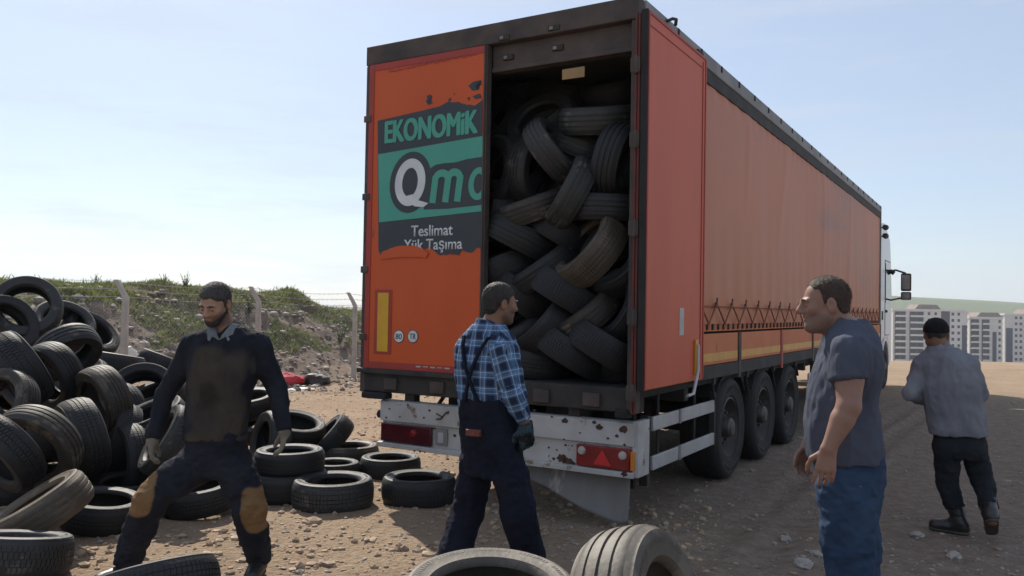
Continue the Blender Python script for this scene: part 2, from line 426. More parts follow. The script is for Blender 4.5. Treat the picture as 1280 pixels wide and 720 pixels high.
M_CONC = mk('concrete', (.40, .37, .33), (.50, .47, .42), 7, rough=.9, bump=.3, spots=(.30, .27, .23), spot_scale=6)
M_WIRE = mk('galvanised_wire', (.35, .36, .37), (.45, .46, .47), 8, rough=.5, metal=.6)
fence = empty('fence', (FP1[0], FP1[1], 0)); setp(fence, 'chain-link fence on cranked concrete posts below the grassy mound', 'fence')
FO = Vector((FP1[0], FP1[1], 0)); fd = Vector((FDIR[0], FDIR[1], 0))
post_a = [-11.5, -5.75, 0.0, 2.87, 5.73, 8.6, 11.5]
top_z = [2.15, 2.1, 2.02, 2.0, 1.96, 1.94, 1.92]
fnv = Vector((FNRM[0], FNRM[1], 0))
tops = []
for a, tz in zip(post_a, top_z):
    p = fd * a; g = float(ground_h([FO.x + p.x], [FO.y + p.y])[0])
    b = MB(); w = .046
    pts = [p + Vector((0, 0, g - .15)), p + Vector((0, 0, tz - .36)), p + Vector((0, 0, tz - .30)), p + Vector((-.17, 0.03, tz))]
    rings = []
    for q_, s_ in zip(pts, (1.1, 1, 1, .85)):
        rings += [q_ + Vector((sx * w * s_, sy * w * s_, 0)) for sx, sy in ((-1, -1), (1, -1), (1, 1), (-1, 1))]
    fs = [(0, 3, 2, 1), (12, 13, 14, 15)]
    for i in range(3):
        for k in range(4):
            fs.append((i * 4 + k, i * 4 + (k + 1) % 4, i * 4 + 4 + (k + 1) % 4, i * 4 + 4 + k))
    b.add(rings, fs); b.build('post', M_CONC, fence, bevel=.012)
    tops.append((a, p, g, tz))
b = MB()
for k, dz in enumerate((-.03, -.15, -.28)):
    off = -.165 + k * .07
    for i in range(len(tops) - 1):
        A = tops[i][1] + Vector((off, .03, tops[i][3] + dz)); C = tops[i + 1][1] + Vector((off, .03, tops[i + 1][3] + dz))
        pts = [A.lerp(C, t / 8) - Vector((0, 0, .05 * math.sin(math.pi * t / 8))) for t in range(9)]
        b.tube(pts, .0035, 4)
        nb = int((C - A).length / .14)
        for j in range(nb):
            c = A.lerp(C, (j + .5) / nb) - Vector((0, 0, .05 * math.sin(math.pi * (j + .5) / nb)))
            for sg in (-1, 1):
                d = Vector((random.uniform(-.4, .4), .3 * sg, 1)).normalized() * .022
                b.tube([c - d, c + d], .0022, 3)
b.build('barbed_wire', M_WIRE, fence, fix=False)
b = MB(); step = .075
for i in range(1, len(tops) - 1):
    a0, p0, g0, z0 = tops[i]; a1, p1, g1, z1 = tops[i + 1]; Ls = a1 - a0
    H = 1.55
    def fp(u, v):
        t = u / Ls; gz = g0 + (g1 - g0) * t; zt = (z0 + (z1 - z0) * t) - .36
        return p0.lerp(p1, t) - fnv * .07 + Vector((0, 0, gz + .02 + (zt - gz) * v / H))
    k = -H
    while k < Ls:
        for sg in (1, -1):
            u0, v0, u1, v1 = (k, 0, k + H, H) if sg == 1 else (k, H, k + H, 0)
            if u0 < 0: v0 += sg * (0 - u0); u0 = 0
            if u1 > Ls: v1 -= sg * (u1 - Ls); u1 = Ls
            if u1 > u0: b.tube([fp(u0, v0), fp(u1, v1)], .0013, 3)
        k += step
b.build('chain_link', M_WIRE, fence, fix=False)

def crumple(name, px, py, Y, size, mat, label, cat, seed, flat=.5, group=None, z=None):
    r = np.random.default_rng(seed)
    bm = bmesh.new(); bmesh.ops.create_icosphere(bm, subdivisions=3, radius=1)
    P = np.array([v.co for v in bm.verts])
    f = 1 + 1.1 * fbm(P * 1.7 + seed * 3.1, 4, seed)
    Q = P * f[:, None] * np.array(size)
    Q[:, 2] = np.maximum(Q[:, 2], -size[2] * .35)
    for v, q_ in zip(bm.verts, Q): v.co = q_
    me = bpy.data.meshes.new(name); bm.to_mesh(me); bm.free(); me.materials.append(mat)
    o = link_mesh(name, me)
    p = at(px, py, Y) if Y else on_ground(px, py)
    p.z = (float(ground_h([p.x], [p.y])[0]) if z is None else z) + size[2] * .3
    o.location = p; o.rotation_euler = (0, 0, r.uniform(0, 6))
    setp(o, label, cat, group); return o
M_RED = mk('red_cloth', (.55, .03, .05), (.40, .02, .04), 9, rough=.8, bump=.5)
M_WHITE = mk('white_plastic', (.75, .74, .70), (.62, .60, .56), 9, rough=.5, bump=.3)
M_BLACKP = mk('black_plastic', (.025, .023, .022), (.04, .035, .03), 9, rough=.5, bump=.5)
crumple('cloth', 362, 474, 17.0, (.30, .22, .16), M_RED, 'red crumpled cloth lying by the foot of the rubble slope', 'cloth', 3)
crumple('bag', 396, 470, 17.3, (.30, .26, .17), M_BLACKP, 'black rubbish bag on the rubble edge left of the trailer', 'bag', 5)
crumple('plastic_scrap', 374, 487, 15.8, (.26, .14, .05), M_WHITE, 'white plastic scrap flat on the dirt in front of the red cloth', 'litter', 7)
crumple('paper', 503, 628, None, (.055, .04, .035), M_WHITE, 'small crumpled white paper by the tyre under the bumper', 'litter', 9)
crumple('sack', 164, 428, 14.2, (.15, .13, .30), M_WHITE, 'white sack at the foot of the left fence post', 'sack', 11)
M_STONE = mk('stone', (.30, .275, .245), (.40, .37, .33), 12, rough=.9, bump=.5)
for i, (px, py, sz, lb) in enumerate([
        (1004, 708, .075, 'pale rounded stone on the ground in front of the man in jeans'),
        (982, 671, .05, 'small grey stone on the shaded dirt between trailer and man in jeans'),
        (1146, 670, .055, 'flat pale stone beside the boots of the walking man'),
        (1192, 696, .06, 'grey stone below the feet of the walking man'),
        (1020, 694, .05, 'dark grey stone just above the pale rounded stone')]):
    crumple('stone', px, py, None, (sz, sz * .75, sz * .5), M_STONE, lb, 'stone', 20 + i, group='loose stones on the yard')

# ------------------------------------------------------------------ apartment blocks
M_BW = mk('render_white', (.62, .61, .59), (.56, .55, .53), .2, rough=.9, coords='Object')
M_BG = mk('render_grey_and_shade', (.06, .06, .065), (.085, .085, .09), .3, rough=.9)
M_BN = mk('panel_navy', (.04, .048, .08), (.055, .062, .095), .3, rough=.7)
M_GL = mk('window_glass', (.03, .036, .045), (.05, .056, .065), .2, rough=.15)
M_BR = mk('balcony_white', (.66, .65, .63), (.60, .59, .57), .2, rough=.9)
M_RT = mk('roof_tile', (.20, .16, .14), (.25, .20, .17), .5, rough=.9)
def block(px0, px1, py_top, Y, label, balc, stripes, floors=12):
    A = at(px0, py_top, Y); B = at(px1, py_top, Y); W_ = B.x - A.x; H = 37.0; Dp = 20
    root = empty('apartment_building', (A.x, Y, A.z - H), 0.0); setp(root, label, 'building', 'apartment blocks on the horizon')
    b = MB(); b.box((0, 0, 0), (W_, Dp, H)); b.build('wall', M_BW, root, smooth=0)
    b = MB(); b.box((-.4, -.4, H + .01), (W_ + .4, Dp, H + .9)); b.build('parapet', M_BR, root, smooth=0)
    b = MB(); x0 = W_ * .35; b.prism([(x0, H + .92), (x0 + 2, H + 3.2), (x0 + 11, H + 3.2), (x0 + 13, H + .92)], 4, 14); b.build('roof_hut', M_RT, root, smooth=0)
    fh = H / floors
    for (f0, f1) in balc:
        b = MB(); b.box((f0 * W_ + .2, -.04, .8), (f1 * W_ - .2, -.003, H - .4)); b.build('recess_shade', M_BG, root, smooth=0)  # flat dark panel: the shade behind the balconies is put into its colour
        for k in range(floors):
            z = k * fh
            b = MB(); b.box((f0 * W_, -1.6, z), (f1 * W_, -.06, z + .28)); b.box((f0 * W_, -1.6, z + .28), (f1 * W_, -1.45, z + .92))
            b.build('balcony', M_BR, root, smooth=0)
            wd = (f1 - f0) * W_
            b = MB()
            b.box((f0 * W_ + wd * .12, -.10, z + .4), (f0 * W_ + wd * .42, -.045, z + 2.5)); b.box((f0 * W_ + wd * .58, -.10, z + .4), (f0 * W_ + wd * .9, -.045, z + 2.5))
            b.build('window', M_GL, root, smooth=0)
    for (f, w_, mat, nm) in stripes:
        if nm == 'window':
            for k in range(floors):
                b = MB(); b.box((f * W_, -.06, k * fh + 1.1), (f * W_ + w_, -.003, k * fh + 2.5)); b.build('window', mat, root, smooth=0)
        else:
            b = MB(); b.box((f * W_, -.12, H * .08), (f * W_ + w_, -.003, H * .82 if nm == 'panel' else H)); b.build(nm, mat, root, smooth=0)
    b = MB()
    for k in range(floors):
        for q_ in range(4): b.box((-.06, 2 + q_ * 4.4, k * fh + 1.1), (-.003, 3.6 + q_ * 4.4, k * fh + 2.5))
    b.build('side_window', M_GL, root, smooth=0)
block(1116, 1209, 388, 405, 'white apartment block nearest the truck cab with dark vertical wall stripe', [(.02, .18), (.22, .42)],
      [(.47, 1.2, M_GL, 'window'), (.56, 1.2, M_GL, 'window'), (.65, 4.2, M_BG, 'stripe'), (.79, 1.3, M_GL, 'window'), (.87, 1.2, M_GL, 'window'), (.93, 2.4, M_BN, 'panel')])
block(1212, 1253, 398, 420, 'narrower white apartment block in the middle with navy panels', [(.02, .30), (.36, .62)],
      [(.70, 2.0, M_BN, 'panel'), (.88, 1.2, M_GL, 'window')])
block(1256, 1340, 394, 432, 'white apartment block cut off by the right picture edge, navy panel at left', [(.30, .50), (.55, .72)],
      [(.02, 3.4, M_BN, 'panel'), (.15, 1.3, M_GL, 'window'), (.22, 1.3, M_GL, 'window'), (.80, 1.3, M_GL, 'window')])
# ------------------------------------------------------------------ tyres: shared builders
def tyre_profile(R, w, rim):
    h = w / 2; sh = R - rim
    return [(rim, h * .80), (rim + .012, h * .93), (rim + sh * .14, h * .97), (rim + sh * .17, h * .955), (rim + sh * .40, h * 1.06), (rim + sh * .62, h * 1.05),
            (rim + sh * .66, h * 1.065), (rim + sh * .80, h * .99), (R - .022, h * .88), (R - .011, h * .78), (R - .008, h * .5), (R - .008, 0)]
def tyre_meshes(tag, R, w, rim, kind, mats, seg=72, n=64):
    half = tyre_profile(R, w, rim)
    t = .014
    inner = [(R - .03, 0), (R - .032, w * .36), (R - .05, w * .43), (rim + (R - rim) * .5, w * .47), (rim + .02, w * .40), (rim, w * .34)]
    prof = half + [(r, -z) for r, z in half[-2::-1]] + [(r, -z) for r, z in inner[::-1]] + inner[1:]
    b = MB(); b.lathe(prof, n, closed=True); shh = R - rim
    for k in range(110):
        if k % 11 > 8: continue
        a0, a1 = 2 * math.pi * k / 110, 2 * math.pi * (k + .5) / 110
        for sg in (-1, 1):
            vs = [(r_ * math.cos(a_), r_ * math.sin(a_), sg * z_) for z_, g_ in ((w / 2 * 1.03, 0), (w / 2 * 1.068, 1)) for r_ in (rim + shh * .43, rim + shh * .56) for a_ in (a0, a1)]
            b.add(vs, [(4, 5, 7, 6), (0, 4, 6, 2), (1, 3, 7, 5), (2, 6, 7, 3), (0, 1, 5, 4)])
    casing = b.mesh('casing_' + tag, mats, 50)
    bm = bmesh.new(); bm.from_mesh(casing); bmesh.ops.recalc_face_normals(bm, faces=bm.faces); bm.to_mesh(casing); bm.free()
    b = MB(); h = w * .405
    base, top = R - .012, R
    def drop(z): return .010 * (abs(z) / h) ** 3 + .0
    if kind == 'worn':
        ribs = 4; g = .010; prof = []
        ww = 2 * h / ribs
        prof.append((base - .004, -h))
        for i in range(ribs):
            z0 = -h + i * ww + g / 2; z1 = z0 + ww - g
            prof += [(base, z0), (top - drop(z0) - .001, z0 + .002), (top - drop((z0 + z1) / 2), (z0 + z1) / 2), (top - drop(z1) - .001, z1 - .002), (base, z1)]
        prof.append((base - .004, h))
        b.lathe(prof, n)
    else:
        if kind == 'rib':   cols = [(-1, -.60, .0), (-.54, -.2, .0), (-.13, .13, .0), (.2, .54, .0), (.60, 1, .0)]; gap = .10; sk = [.15, .3, .3, .3, .15]
        elif kind == 'block': cols = [(-1, -.52, 0), (-.44, -.04, .5), (.04, .44, 0), (.52, 1, .5)]; gap = .22; sk = [.2, .1, -.1, -.2]
        else: cols = [(-1, -.06, 0), (.06, 1, .5)]; gap = .34; sk = [1.1, -1.1]
        N = seg if kind != 'chevron' else seg * 2 // 3
        da = 2 * math.pi / N
        for (c0, c1, ph), s_ in zip(cols, sk):
            zs = [c0 * h, (c0 + c1) / 2 * h, c1 * h]
            if abs(c0) == 1: zs[0] = c0 * h * 1.12
            if abs(c1) == 1: zs[2] = c1 * h * 1.12
            for k in range(N):
                vs = []
                for lvl, rr in ((0, base - .006), (1, top)):
                    for z in zs:
                        sl_ = s_ * (z - zs[1]) / h * da
                        for e in (0, 1):
                            a = (k + ph) * da + sl_ + (gap / 2 + e * (1 - gap)) * da
                            r_ = rr - drop(z) * (1.25 if lvl else 1)
                            if lvl and abs(z) > h * 1.05: r_ = R - .019
                            vs.append((r_ * math.cos(a), r_ * math.sin(a), z))
                # order: level*6 + zi*2 + e
                fs = [(6, 7, 9, 8), (8, 9, 11, 10)]
                for zi in (0, 1):
                    fs += [(zi * 2, 6 + zi * 2, 8 + zi * 2, 2 + zi * 2), (zi * 2 + 1, 3 + zi * 2, 9 + zi * 2, 7 + zi * 2)]
                fs += [(0, 1, 7, 6), (4, 10, 11, 5)]
                b.add(vs, fs)
    tread = b.mesh('tread_' + tag, mats, 40)
    bm = bmesh.new(); bm.from_mesh(tread); bmesh.ops.recalc_face_normals(bm, faces=bm.faces); bm.to_mesh(tread); bm.free()
    return casing, tread

# ------------------------------------------------------------------ lorry
TC = Vector((-.2167, 6.760, 0)); TYAW = .54025
TFW = Vector((math.sin(TYAW), math.cos(TYAW), 0)); TRT = Vector((math.cos(TYAW), -math.sin(TYAW), 0))
lorry = empty('lorry', TC, -TYAW)
setp(lorry, 'orange curtain-sided lorry with its right rear door open and packed with tyres', 'lorry')
def T2W(p): return TC + TRT * p[0] + TFW * p[1] + Vector((0, 0, p[2]))
def W2T(P): d = P - TC; return Vector((d.dot(TRT), d.dot(TFW), d.z))
def tl(px, py, yt=0.0):          # pixel to local (x, z) on a plane across the trailer
    o = W2T(Vector((0, 0, EYE))); d = ray(px, py); d = Vector((d.dot(TRT), d.dot(TFW), d.z)); t = (yt - o.y) / d.y
    p = o + d * t; return (p.x, p.z)
W = 1.312; H = 3.98; ZB = 1.085; LEN = 13.6
M_OR = mk('orange_paint', (.62, .094, .013), (.54, .080, .012), 1.3, rough=.5, bump=.08, bscale=3, spots=(.26, .065, .028), spot_scale=3.0, spot_at=.64, stretch=(1, 1, .35), detail=9, rough2=.65)
M_ORP = mk('orange_paint_faded', (.58, .108, .048), (.50, .092, .040), 1.6, rough=.55, bump=.1, bscale=4, spots=(.20, .05, .03), spot_scale=5, spot_at=.70, stretch=(1, 1, .25))
M_REDP = mk('red_frame_paint', (.40, .045, .03), (.32, .04, .025), 2, rough=.55, spots=(.12, .04, .03), spot_scale=9, spot_at=.66)
M_DRED = mk('dark_red_steel', (.15, .022, .016), (.09, .018, .014), 5, rough=.6)
M_DKF = mk('dark_frame', (.042, .035, .032), (.10, .072, .060), 3, rough=.75, bump=.2, spots=(.13, .07, .045), spot_scale=6, spot_at=.66)
M_BLK = mk('chassis_black', (.022, .021, .021), (.05, .042, .036), 4, rough=.75, bump=.2, spots=(.10, .065, .045), spot_scale=7, spot_at=.68)
M_GRY = mk('rail_grey', (.25, .24, .23), (.17, .165, .16), 2.5, rough=.6, spots=(.30, .29, .27), spot_scale=6, spot_at=.66)
M_CURT = mk('curtain_orange', (.52, .150, .052), (.42, .145, .068), .45, rough=.5, bump=.04, bscale=5, spots=(.36, .14, .08), spot_scale=1.0, spot_at=.58, stretch=(1, .28, .9), detail=5)
M_BOARD = mk('board_orange', (.58, .165, .055), (.50, .13, .042), 2, rough=.6, spots=(.25, .08, .04), spot_scale=5, spot_at=.66)
M_TAPE = mk('yellow_tape', (.60, .30, .035), (.50, .23, .03), 8, rough=.4)
M_YEL = mk('yellow_strip', (.70, .40, .02), (.62, .33, .02), 6, rough=.4)
M_WHT = mk('white_paint', (.50, .49, .475), (.34, .325, .305), 2.2, rough=.5, bump=.08, spots=(.20, .14, .10), spot_scale=6, spot_at=.58, detail=10)
M_CABW = mk('cab_white', (.74, .75, .77), (.68, .69, .71), 1, rough=.3)
M_ALU = mk('aluminium', (.48, .48, .48), (.38, .38, .38), 5, rough=.45, metal=.25)
M_RUB = mk('rubber_black', (.011, .011, .012), (.024, .022, .020), 5, rough=.8, bump=.15)
M_MUD = mk('mudflap_grey', (.22, .21, .20), (.15, .14, .135), 3, rough=.7, bump=.1, spots=(.32, .30, .27), spot_scale=2.5, spot_at=.6, stretch=(1, 1, .3))
M_RLENS = mk('red_lens', (.24, .010, .015), (.17, .008, .012), 6, rough=.2)
M_RDK = mk('dark_red_lens', (.075, .008, .014), (.05, .007, .012), 6, rough=.2)
M_RBR = mk('bright_red_reflector', (.62, .02, .03), (.55, .02, .03), 6, rough=.25)
M_AMB = mk('amber_lens', (.70, .22, .02), (.6, .18, .02), 6, rough=.25)
M_LAMPC = mk('clear_lens', (.50, .45, .42), (.4, .36, .34), 12, rough=.2)
M_TEAL = mk('teal_vinyl', (.07, .36, .27), (.06, .32, .24), 2, rough=.5)
M_SLATE = mk('slate_vinyl', (.028, .037, .044), (.036, .045, .052), 3, rough=.5)
M_TWH = mk('white_vinyl', (.72, .74, .74), (.55, .58, .59), 3, rough=.5)
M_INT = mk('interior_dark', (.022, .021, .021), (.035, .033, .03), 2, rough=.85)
M_CARD = mk('cardboard', (.34, .22, .11), (.28, .18, .09), 7, rough=.9)
M_HUB = mk('wheel_steel', (.055, .052, .05), (.10, .09, .08), 8, rough=.6, metal=.2)
M_ROPE = mk('strap_dark', (.20, .060, .025), (.28, .09, .04), 9, rough=.8)
M_BUCK = mk('buckle_steel', (.09, .045, .03), (.14, .07, .045), 9, rough=.5, metal=.4)
M_DGL = mk('dark_glass', (.015, .018, .02), (.02, .022, .025), 2, rough=.08)
M_GLM = mk('mirror_glass', (.4, .44, .48), (.35, .4, .44), 2, rough=.1, metal=.8)

def part(name, b, mat, parent=None, bevel=.004, smooth=35): return b.build(name, mat, parent or lorry, smooth, bevel)
def pbox(name, lo, hi, mat, parent=None, bevel=.004):
    b = MB(); b.box(lo, hi); return part(name, b, mat, parent, bevel)

# body shell
pbox('roof', (-W + .02, .02, H - .05), (W - .02, LEN, H), M_GRY)
pbox('front_wall', (-W + .03, LEN - .08, ZB), (W - .03, LEN - .01, H - .06), M_INT)
pbox('load_floor', (-W + .05, .05, ZB - .10), (W - .05, LEN - .1, ZB), M_INT)
pbox('rear_sill', (-W + .01, -.01, .90), (W - .01, .14, ZB - .003), M_BLK, bevel=.01)
for x in (-.95, -.45, .55, .98): pbox('sill_fitting', (x - .07, -.035, .93), (x + .07, -.0115, 1.03), M_DKF)
b = MB(); b.box((-W, -.06, ZB - .02), (-.02, .0, ZB + .02)); part('door_step', b, M_BLK)
b = MB(); b.box((-W + .05, -.05, .84), (-W + .32, .06, .895)); part('rubber_buffer', b, M_RUB, bevel=.012)
b = MB(); b.box((W - .13, -.06, .86), (W - .03, .05, .93)); part('rubber_buffer', b, M_RUB, bevel=.012)
hd = pbox('header', (-W, -.02, 3.82), (W, .10, H + .012), M_DKF, bevel=.008)
b = MB(); b.box((.0, .05, 3.62), (W - .07, .12, 3.818)); b.box((.0, .035, 3.60), (W - .07, .13, 3.64)); part('header_rail', b, M_DKF)
for px, py in ((632, 48), (632, 70), (694, 36), (694, 58)):
    x, z = tl(px, py, 0); b = MB()
    y0 = -.032 if z > 3.82 else .03
    b.box((x - .05, y0, z - .022), (x + .05, y0 + .03, z + .022)); o = part('marker_lamp', b, M_BLK)
    b = MB(); b.box((x - .035, y0 - .004, z - .012), (x - .004, y0 - .001, z + .012)); part('lens', b, M_GRY, o, 0)
x0, z0 = tl(703, 100, .02); x1, z1 = tl(731, 83, .02)
b = MB(); b.box((x0, .015, z0), (x1, .02, z1)); part('card_tag', b, M_CARD, bevel=0)
for sx in (-1, 1):
    x0, x1 = sorted((sx * W, sx * (W - .055)))
    pbox('corner_post', (x0, -.012, .89), (x1, .12, 3.818), M_DKF, bevel=.008)
for sx in (-1, 1):
    x0, x1 = sorted((sx * (W + .012), sx * (W - .06)))
    b = MB(); b.box((x0, .11, H - .115), (x1, LEN + .02, H + .02)); part('roof_rail', b, M_GRY, bevel=.01)
    x0, x1 = sorted((sx * (W + .004), sx * (W - .05)))
    b = MB(); b.box((x0, 1.32, H - .24), (x1, LEN, H - .118)); part('curtain_track', b, M_BLK)
for i in range(22):
    y = .8 + i * .6; pbox('rail_clip', (W + .0125, y, H - .05), (W + .022, y + .03, H + .010), M_BLK)
pbox('front_post', (W - .09, LEN - .05, ZB), (W + .015, LEN + .03, H + .015), M_GRY)
pbox('front_post', (-W - .015, LEN - .05, ZB), (-W + .09, LEN + .03, H + .015), M_GRY)

# left rear door with the torn poster
DX0, DX1 = -W + .058, tl(604, 300, -.02)[0]
DZ0, DZ1 = ZB + .02, 3.816
door = pbox('rear_door', (DX0, -.03, DZ0), (DX1, .03, DZ1), M_OR, bevel=.006)
b = MB()
for lo, hi in (((DX0 + .002, -.036, DZ0 + .002), (DX0 + .055, -.031, DZ1 - .002)), ((DX0 + .057, -.036, DZ1 - .06), (DX1 - .014, -.031, DZ1 - .003)), ((DX0 + .057, -.036, DZ0 + .003), (DX1 - .014, -.031, DZ0 + .06))): b.box(lo, hi)
part('door_frame', b, M_REDP, door, 0)
b = MB(); b.box((DX1 - .012, -.042, DZ0), (DX1 + .004, -.031, DZ1)); b.box((DX1 + .001, -.03, DZ0), (DX1 + .016, .04, DZ1)); part('door_seal', b, M_DKF, door)
for z in (1.35, 1.95, 2.6, 3.3): pbox('hinge', (DX0 - .05, -.045, z), (DX0 + .03, -.037, z + .06), M_DKF, door)

def densify(poly, seed, amp, edges=None):
    r = random.Random(seed); out = []
    n = len(poly)
    for i in range(n):
        a, c = Vector(poly[i]), Vector(poly[(i + 1) % n]); out.append(tuple(a))
        if edges is None or i in edges:
            k = max(2, int((c - a).length / .02)); d = (c - a); nrm = Vector((-d.y, d.x)).normalized(); w_ = 0
            for j in range(1, k):
                w_ = .6 * w_ + r.uniform(-amp, amp); p = a + d * (j / k) + nrm * w_ * math.sin(math.pi * j / k) ** .5; out.append((p.x, p.y))
    return out
def flat(name, poly, y, mat, parent, th=.003):
    bm = bmesh.new(); vs = [bm.verts.new((p[0], y, p[1])) for p in poly]
    f = bm.faces.new(vs); bmesh.ops.triangulate(bm, faces=[f])
    ext = bmesh.ops.extrude_face_region(bm, geom=bm.faces[:])
    bmesh.ops.translate(bm, verts=[g for g in ext['geom'] if isinstance(g, bmesh.types.BMVert)], vec=(0, th, 0))
    bmesh.ops.recalc_face_normals(bm, faces=bm.faces)
    me = bpy.data.meshes.new(name); bm.to_mesh(me); bm.free(); me.materials.append(mat); return link_mesh(name, me, parent)
pp = lambda *a: [tl(x, y, -.035) for x, y in a]
XR = DX1 - .013
def clampx(poly): return [(min(x, XR), z) for x, z in poly]
top = pp((472, 151), (520, 140), (549, 133), (560, 127), (573, 127), (583, 131), (594, 132), (603, 124))
bot = pp((603, 312), (597, 309), (589, 316), (578, 312), (574, 319), (563, 317), (549, 319), (540, 311), (520, 309), (503, 311), (489, 314), (476, 320), (473, 313))
flat('poster', densify(clampx(top + bot), 4, .006, [3, 4, 5, 6] + list(range(8, 20))), -.0345, M_SLATE, door, .002)
flat('poster_band', clampx(pp((473, 193), (604, 170), (604, 264), (474, 278))), -.0375, M_TEAL, door, .002)
for poly in (pp((533, 120), (537, 118), (540, 121), (537, 124), (541, 129), (535, 131), (532, 127), (534, 124)), pp((560, 124), (563, 122), (564, 125), (561, 127)), pp((566, 116), (568, 116), (568, 119)),
             pp((585, 107), (592, 102), (601, 100), (602, 106), (594, 108), (598, 112), (590, 113)), pp((590, 120), (600, 117), (602, 122), (594, 124)), pp((583, 122), (587, 121), (586, 126))):
    flat('poster_scrap', densify(clampx(poly), 8, .004), -.0345, M_SLATE, door, .002)
b = MB(); r9 = random.Random(5); pts = [tl(486 + i * 3.1, 90 - i * .62 + r9.uniform(-1.2, 1.2), -.035) for i in range(37)]
flat('paint_scrape', densify([p for p in pts] + [(p[0], p[1] + r9.uniform(.004, .022)) for p in pts[::-1]], 3, .003), -.0345, M_TWH if False else M_REDP, door, .002)

def text_mesh(s, x0, x1, z0, z1, y, th=.003, offset=0.0, shear=0.0, clip=None, keep=None):
    cu = bpy.data.curves.new('lettering', 'FONT'); cu.body = s; cu.size = 1; cu.offset = offset; cu.resolution_u = 4; cu.shear = shear
    o = bpy.data.objects.new('lettering', cu); COL.objects.link(o)
    dg = bpy.context.evaluated_depsgraph_get(); me = bpy.data.meshes.new_from_object(o.evaluated_get(dg))
    bpy.data.objects.remove(o); bpy.data.curves.remove(cu)
    bm = bmesh.new(); bm.from_mesh(me); bpy.data.meshes.remove(me)
    xs = [v.co.x for v in bm.verts]; ys = [v.co.y for v in bm.verts]
    ax, bx, ay, by = min(xs), max(xs), min(ys), max(ys)
    if keep: ay, by = keep
    for v in bm.verts:
        v.co = (x0 + (v.co.x - ax) / (bx - ax) * (x1 - x0), y, z0 + (v.co.y - ay) / (by - ay) * (z1 - z0))
    if clip is not None:
        bmesh.ops.bisect_plane(bm, geom=bm.verts[:] + bm.edges[:] + bm.faces[:], plane_co=(clip, 0, 0), plane_no=(1, 0, 0), clear_outer=True)
    ext = bmesh.ops.extrude_face_region(bm, geom=bm.faces[:])
    bmesh.ops.translate(bm, verts=[g for g in ext['geom'] if isinstance(g, bmesh.types.BMVert)], vec=(0, th, 0))
    bmesh.ops.recalc_face_normals(bm, faces=bm.faces)
    me = bpy.data.meshes.new('lettering'); bm.to_mesh(me); bm.free(); return me
def text(name, mat, parent, *a, **k):
    me = text_mesh(*a, **k); me.materials.append(mat); return link_mesh(name, me, parent)
TB = lambda ax, ay, bx, by: (tl(ax, ay, -.035)[0], tl(bx, by, -.035)[0])
xa, zb = tl(482, 179, -.035); xb, zt = tl(597, 136, -.035)
for k_, (dx_, dz_) in enumerate(((-.011, -.005), (-.005, .005), (0, 0), (.006, -.005), (.011, .005))): text('lettering', M_TEAL, door, 'EKONOMiK', xa + dx_, xb + dx_, zb + dz_, zb + .19 + dz_, -.0385 - .0003 * k_)
xa, zb = tl(514, 296, -.035); xb, _ = tl(566, 290, -.035)
text('lettering', M_TWH, door, 'Teslimat', xa, xb, zb, zb + .095, -.0385, offset=.012)
xa, zb = tl(505, 313, -.035); xb, _ = tl(578, 306, -.035)
text('lettering', M_TWH, door, 'Yük Taşıma', xa, xb, zb - .028, zb + .092, -.0385, offset=.012)
# orange paint torn across the foot of the second line
flat('torn_edge', densify(pp((475, 324), (478, 315), (489, 310), (503, 307), (519, 307), (529, 311), (536, 317), (533, 322), (505, 321), (488, 323)), 12, .004), -.0425, M_OR, door, .003)
# big logo letters: dark halo then letter
cx, cz = tl(513, 228, -.035); ro, ri = .185, .105
def oval(cx, cz, rx, rz, n=40, tilt=0.0): return [(cx + rx * math.cos(2 * math.pi * i / n) + tilt * math.sin(2 * math.pi * i / n) * rz, cz + rz * math.sin(2 * math.pi * i / n)) for i in range(n)]
def ring(name, cx, cz, rx, rz, hx, hz, y, mat, clip=None, tilt=.06, th=.003):
    A = oval(cx, cz, rx, rz, 48, tilt); B_ = oval(cx, cz, hx, hz, 48, tilt); bm = bmesh.new()
    va = [bm.verts.new((p[0], y, p[1])) for p in A]; vb = [bm.verts.new((p[0], y, p[1])) for p in B_]
    for i in range(48): bm.faces.new((va[i], va[(i + 1) % 48], vb[(i + 1) % 48], vb[i]))
    if clip is not None: bmesh.ops.bisect_plane(bm, geom=bm.verts[:] + bm.edges[:] + bm.faces[:], plane_co=(clip, 0, 0), plane_no=(1, 0, 0), clear_outer=True)
    ext = bmesh.ops.extrude_face_region(bm, geom=bm.faces[:])
    bmesh.ops.translate(bm, verts=[g for g in ext['geom'] if isinstance(g, bmesh.types.BMVert)], vec=(0, th, 0))
    bmesh.ops.recalc_face_normals(bm, faces=bm.faces)
    me = bpy.data.meshes.new(name); bm.to_mesh(me); bm.free(); me.materials.append(mat); return link_mesh(name, me, door)
flat('logo_halo', oval(cx, cz, .225, .265, 48, .06), -.0390, M_SLATE, door, .001)
flat('logo_halo', clampx(pp((530, 262), (533, 214), (545, 206), (556, 204), (570, 203), (584, 199), (604, 196), (604, 256), (560, 261))), -.0393, M_SLATE, door, .001)
ring('logo_letter', cx, cz, .165, .205, .085, .125, -.0420, M_TWH)
flat('logo_letter', [tl(x, y, -.035) for x, y in ((506, 246), (516, 243), (522, 250), (536, 254), (530, 259), (519, 258), (510, 252))], -.0435, M_TWH, door, .003)
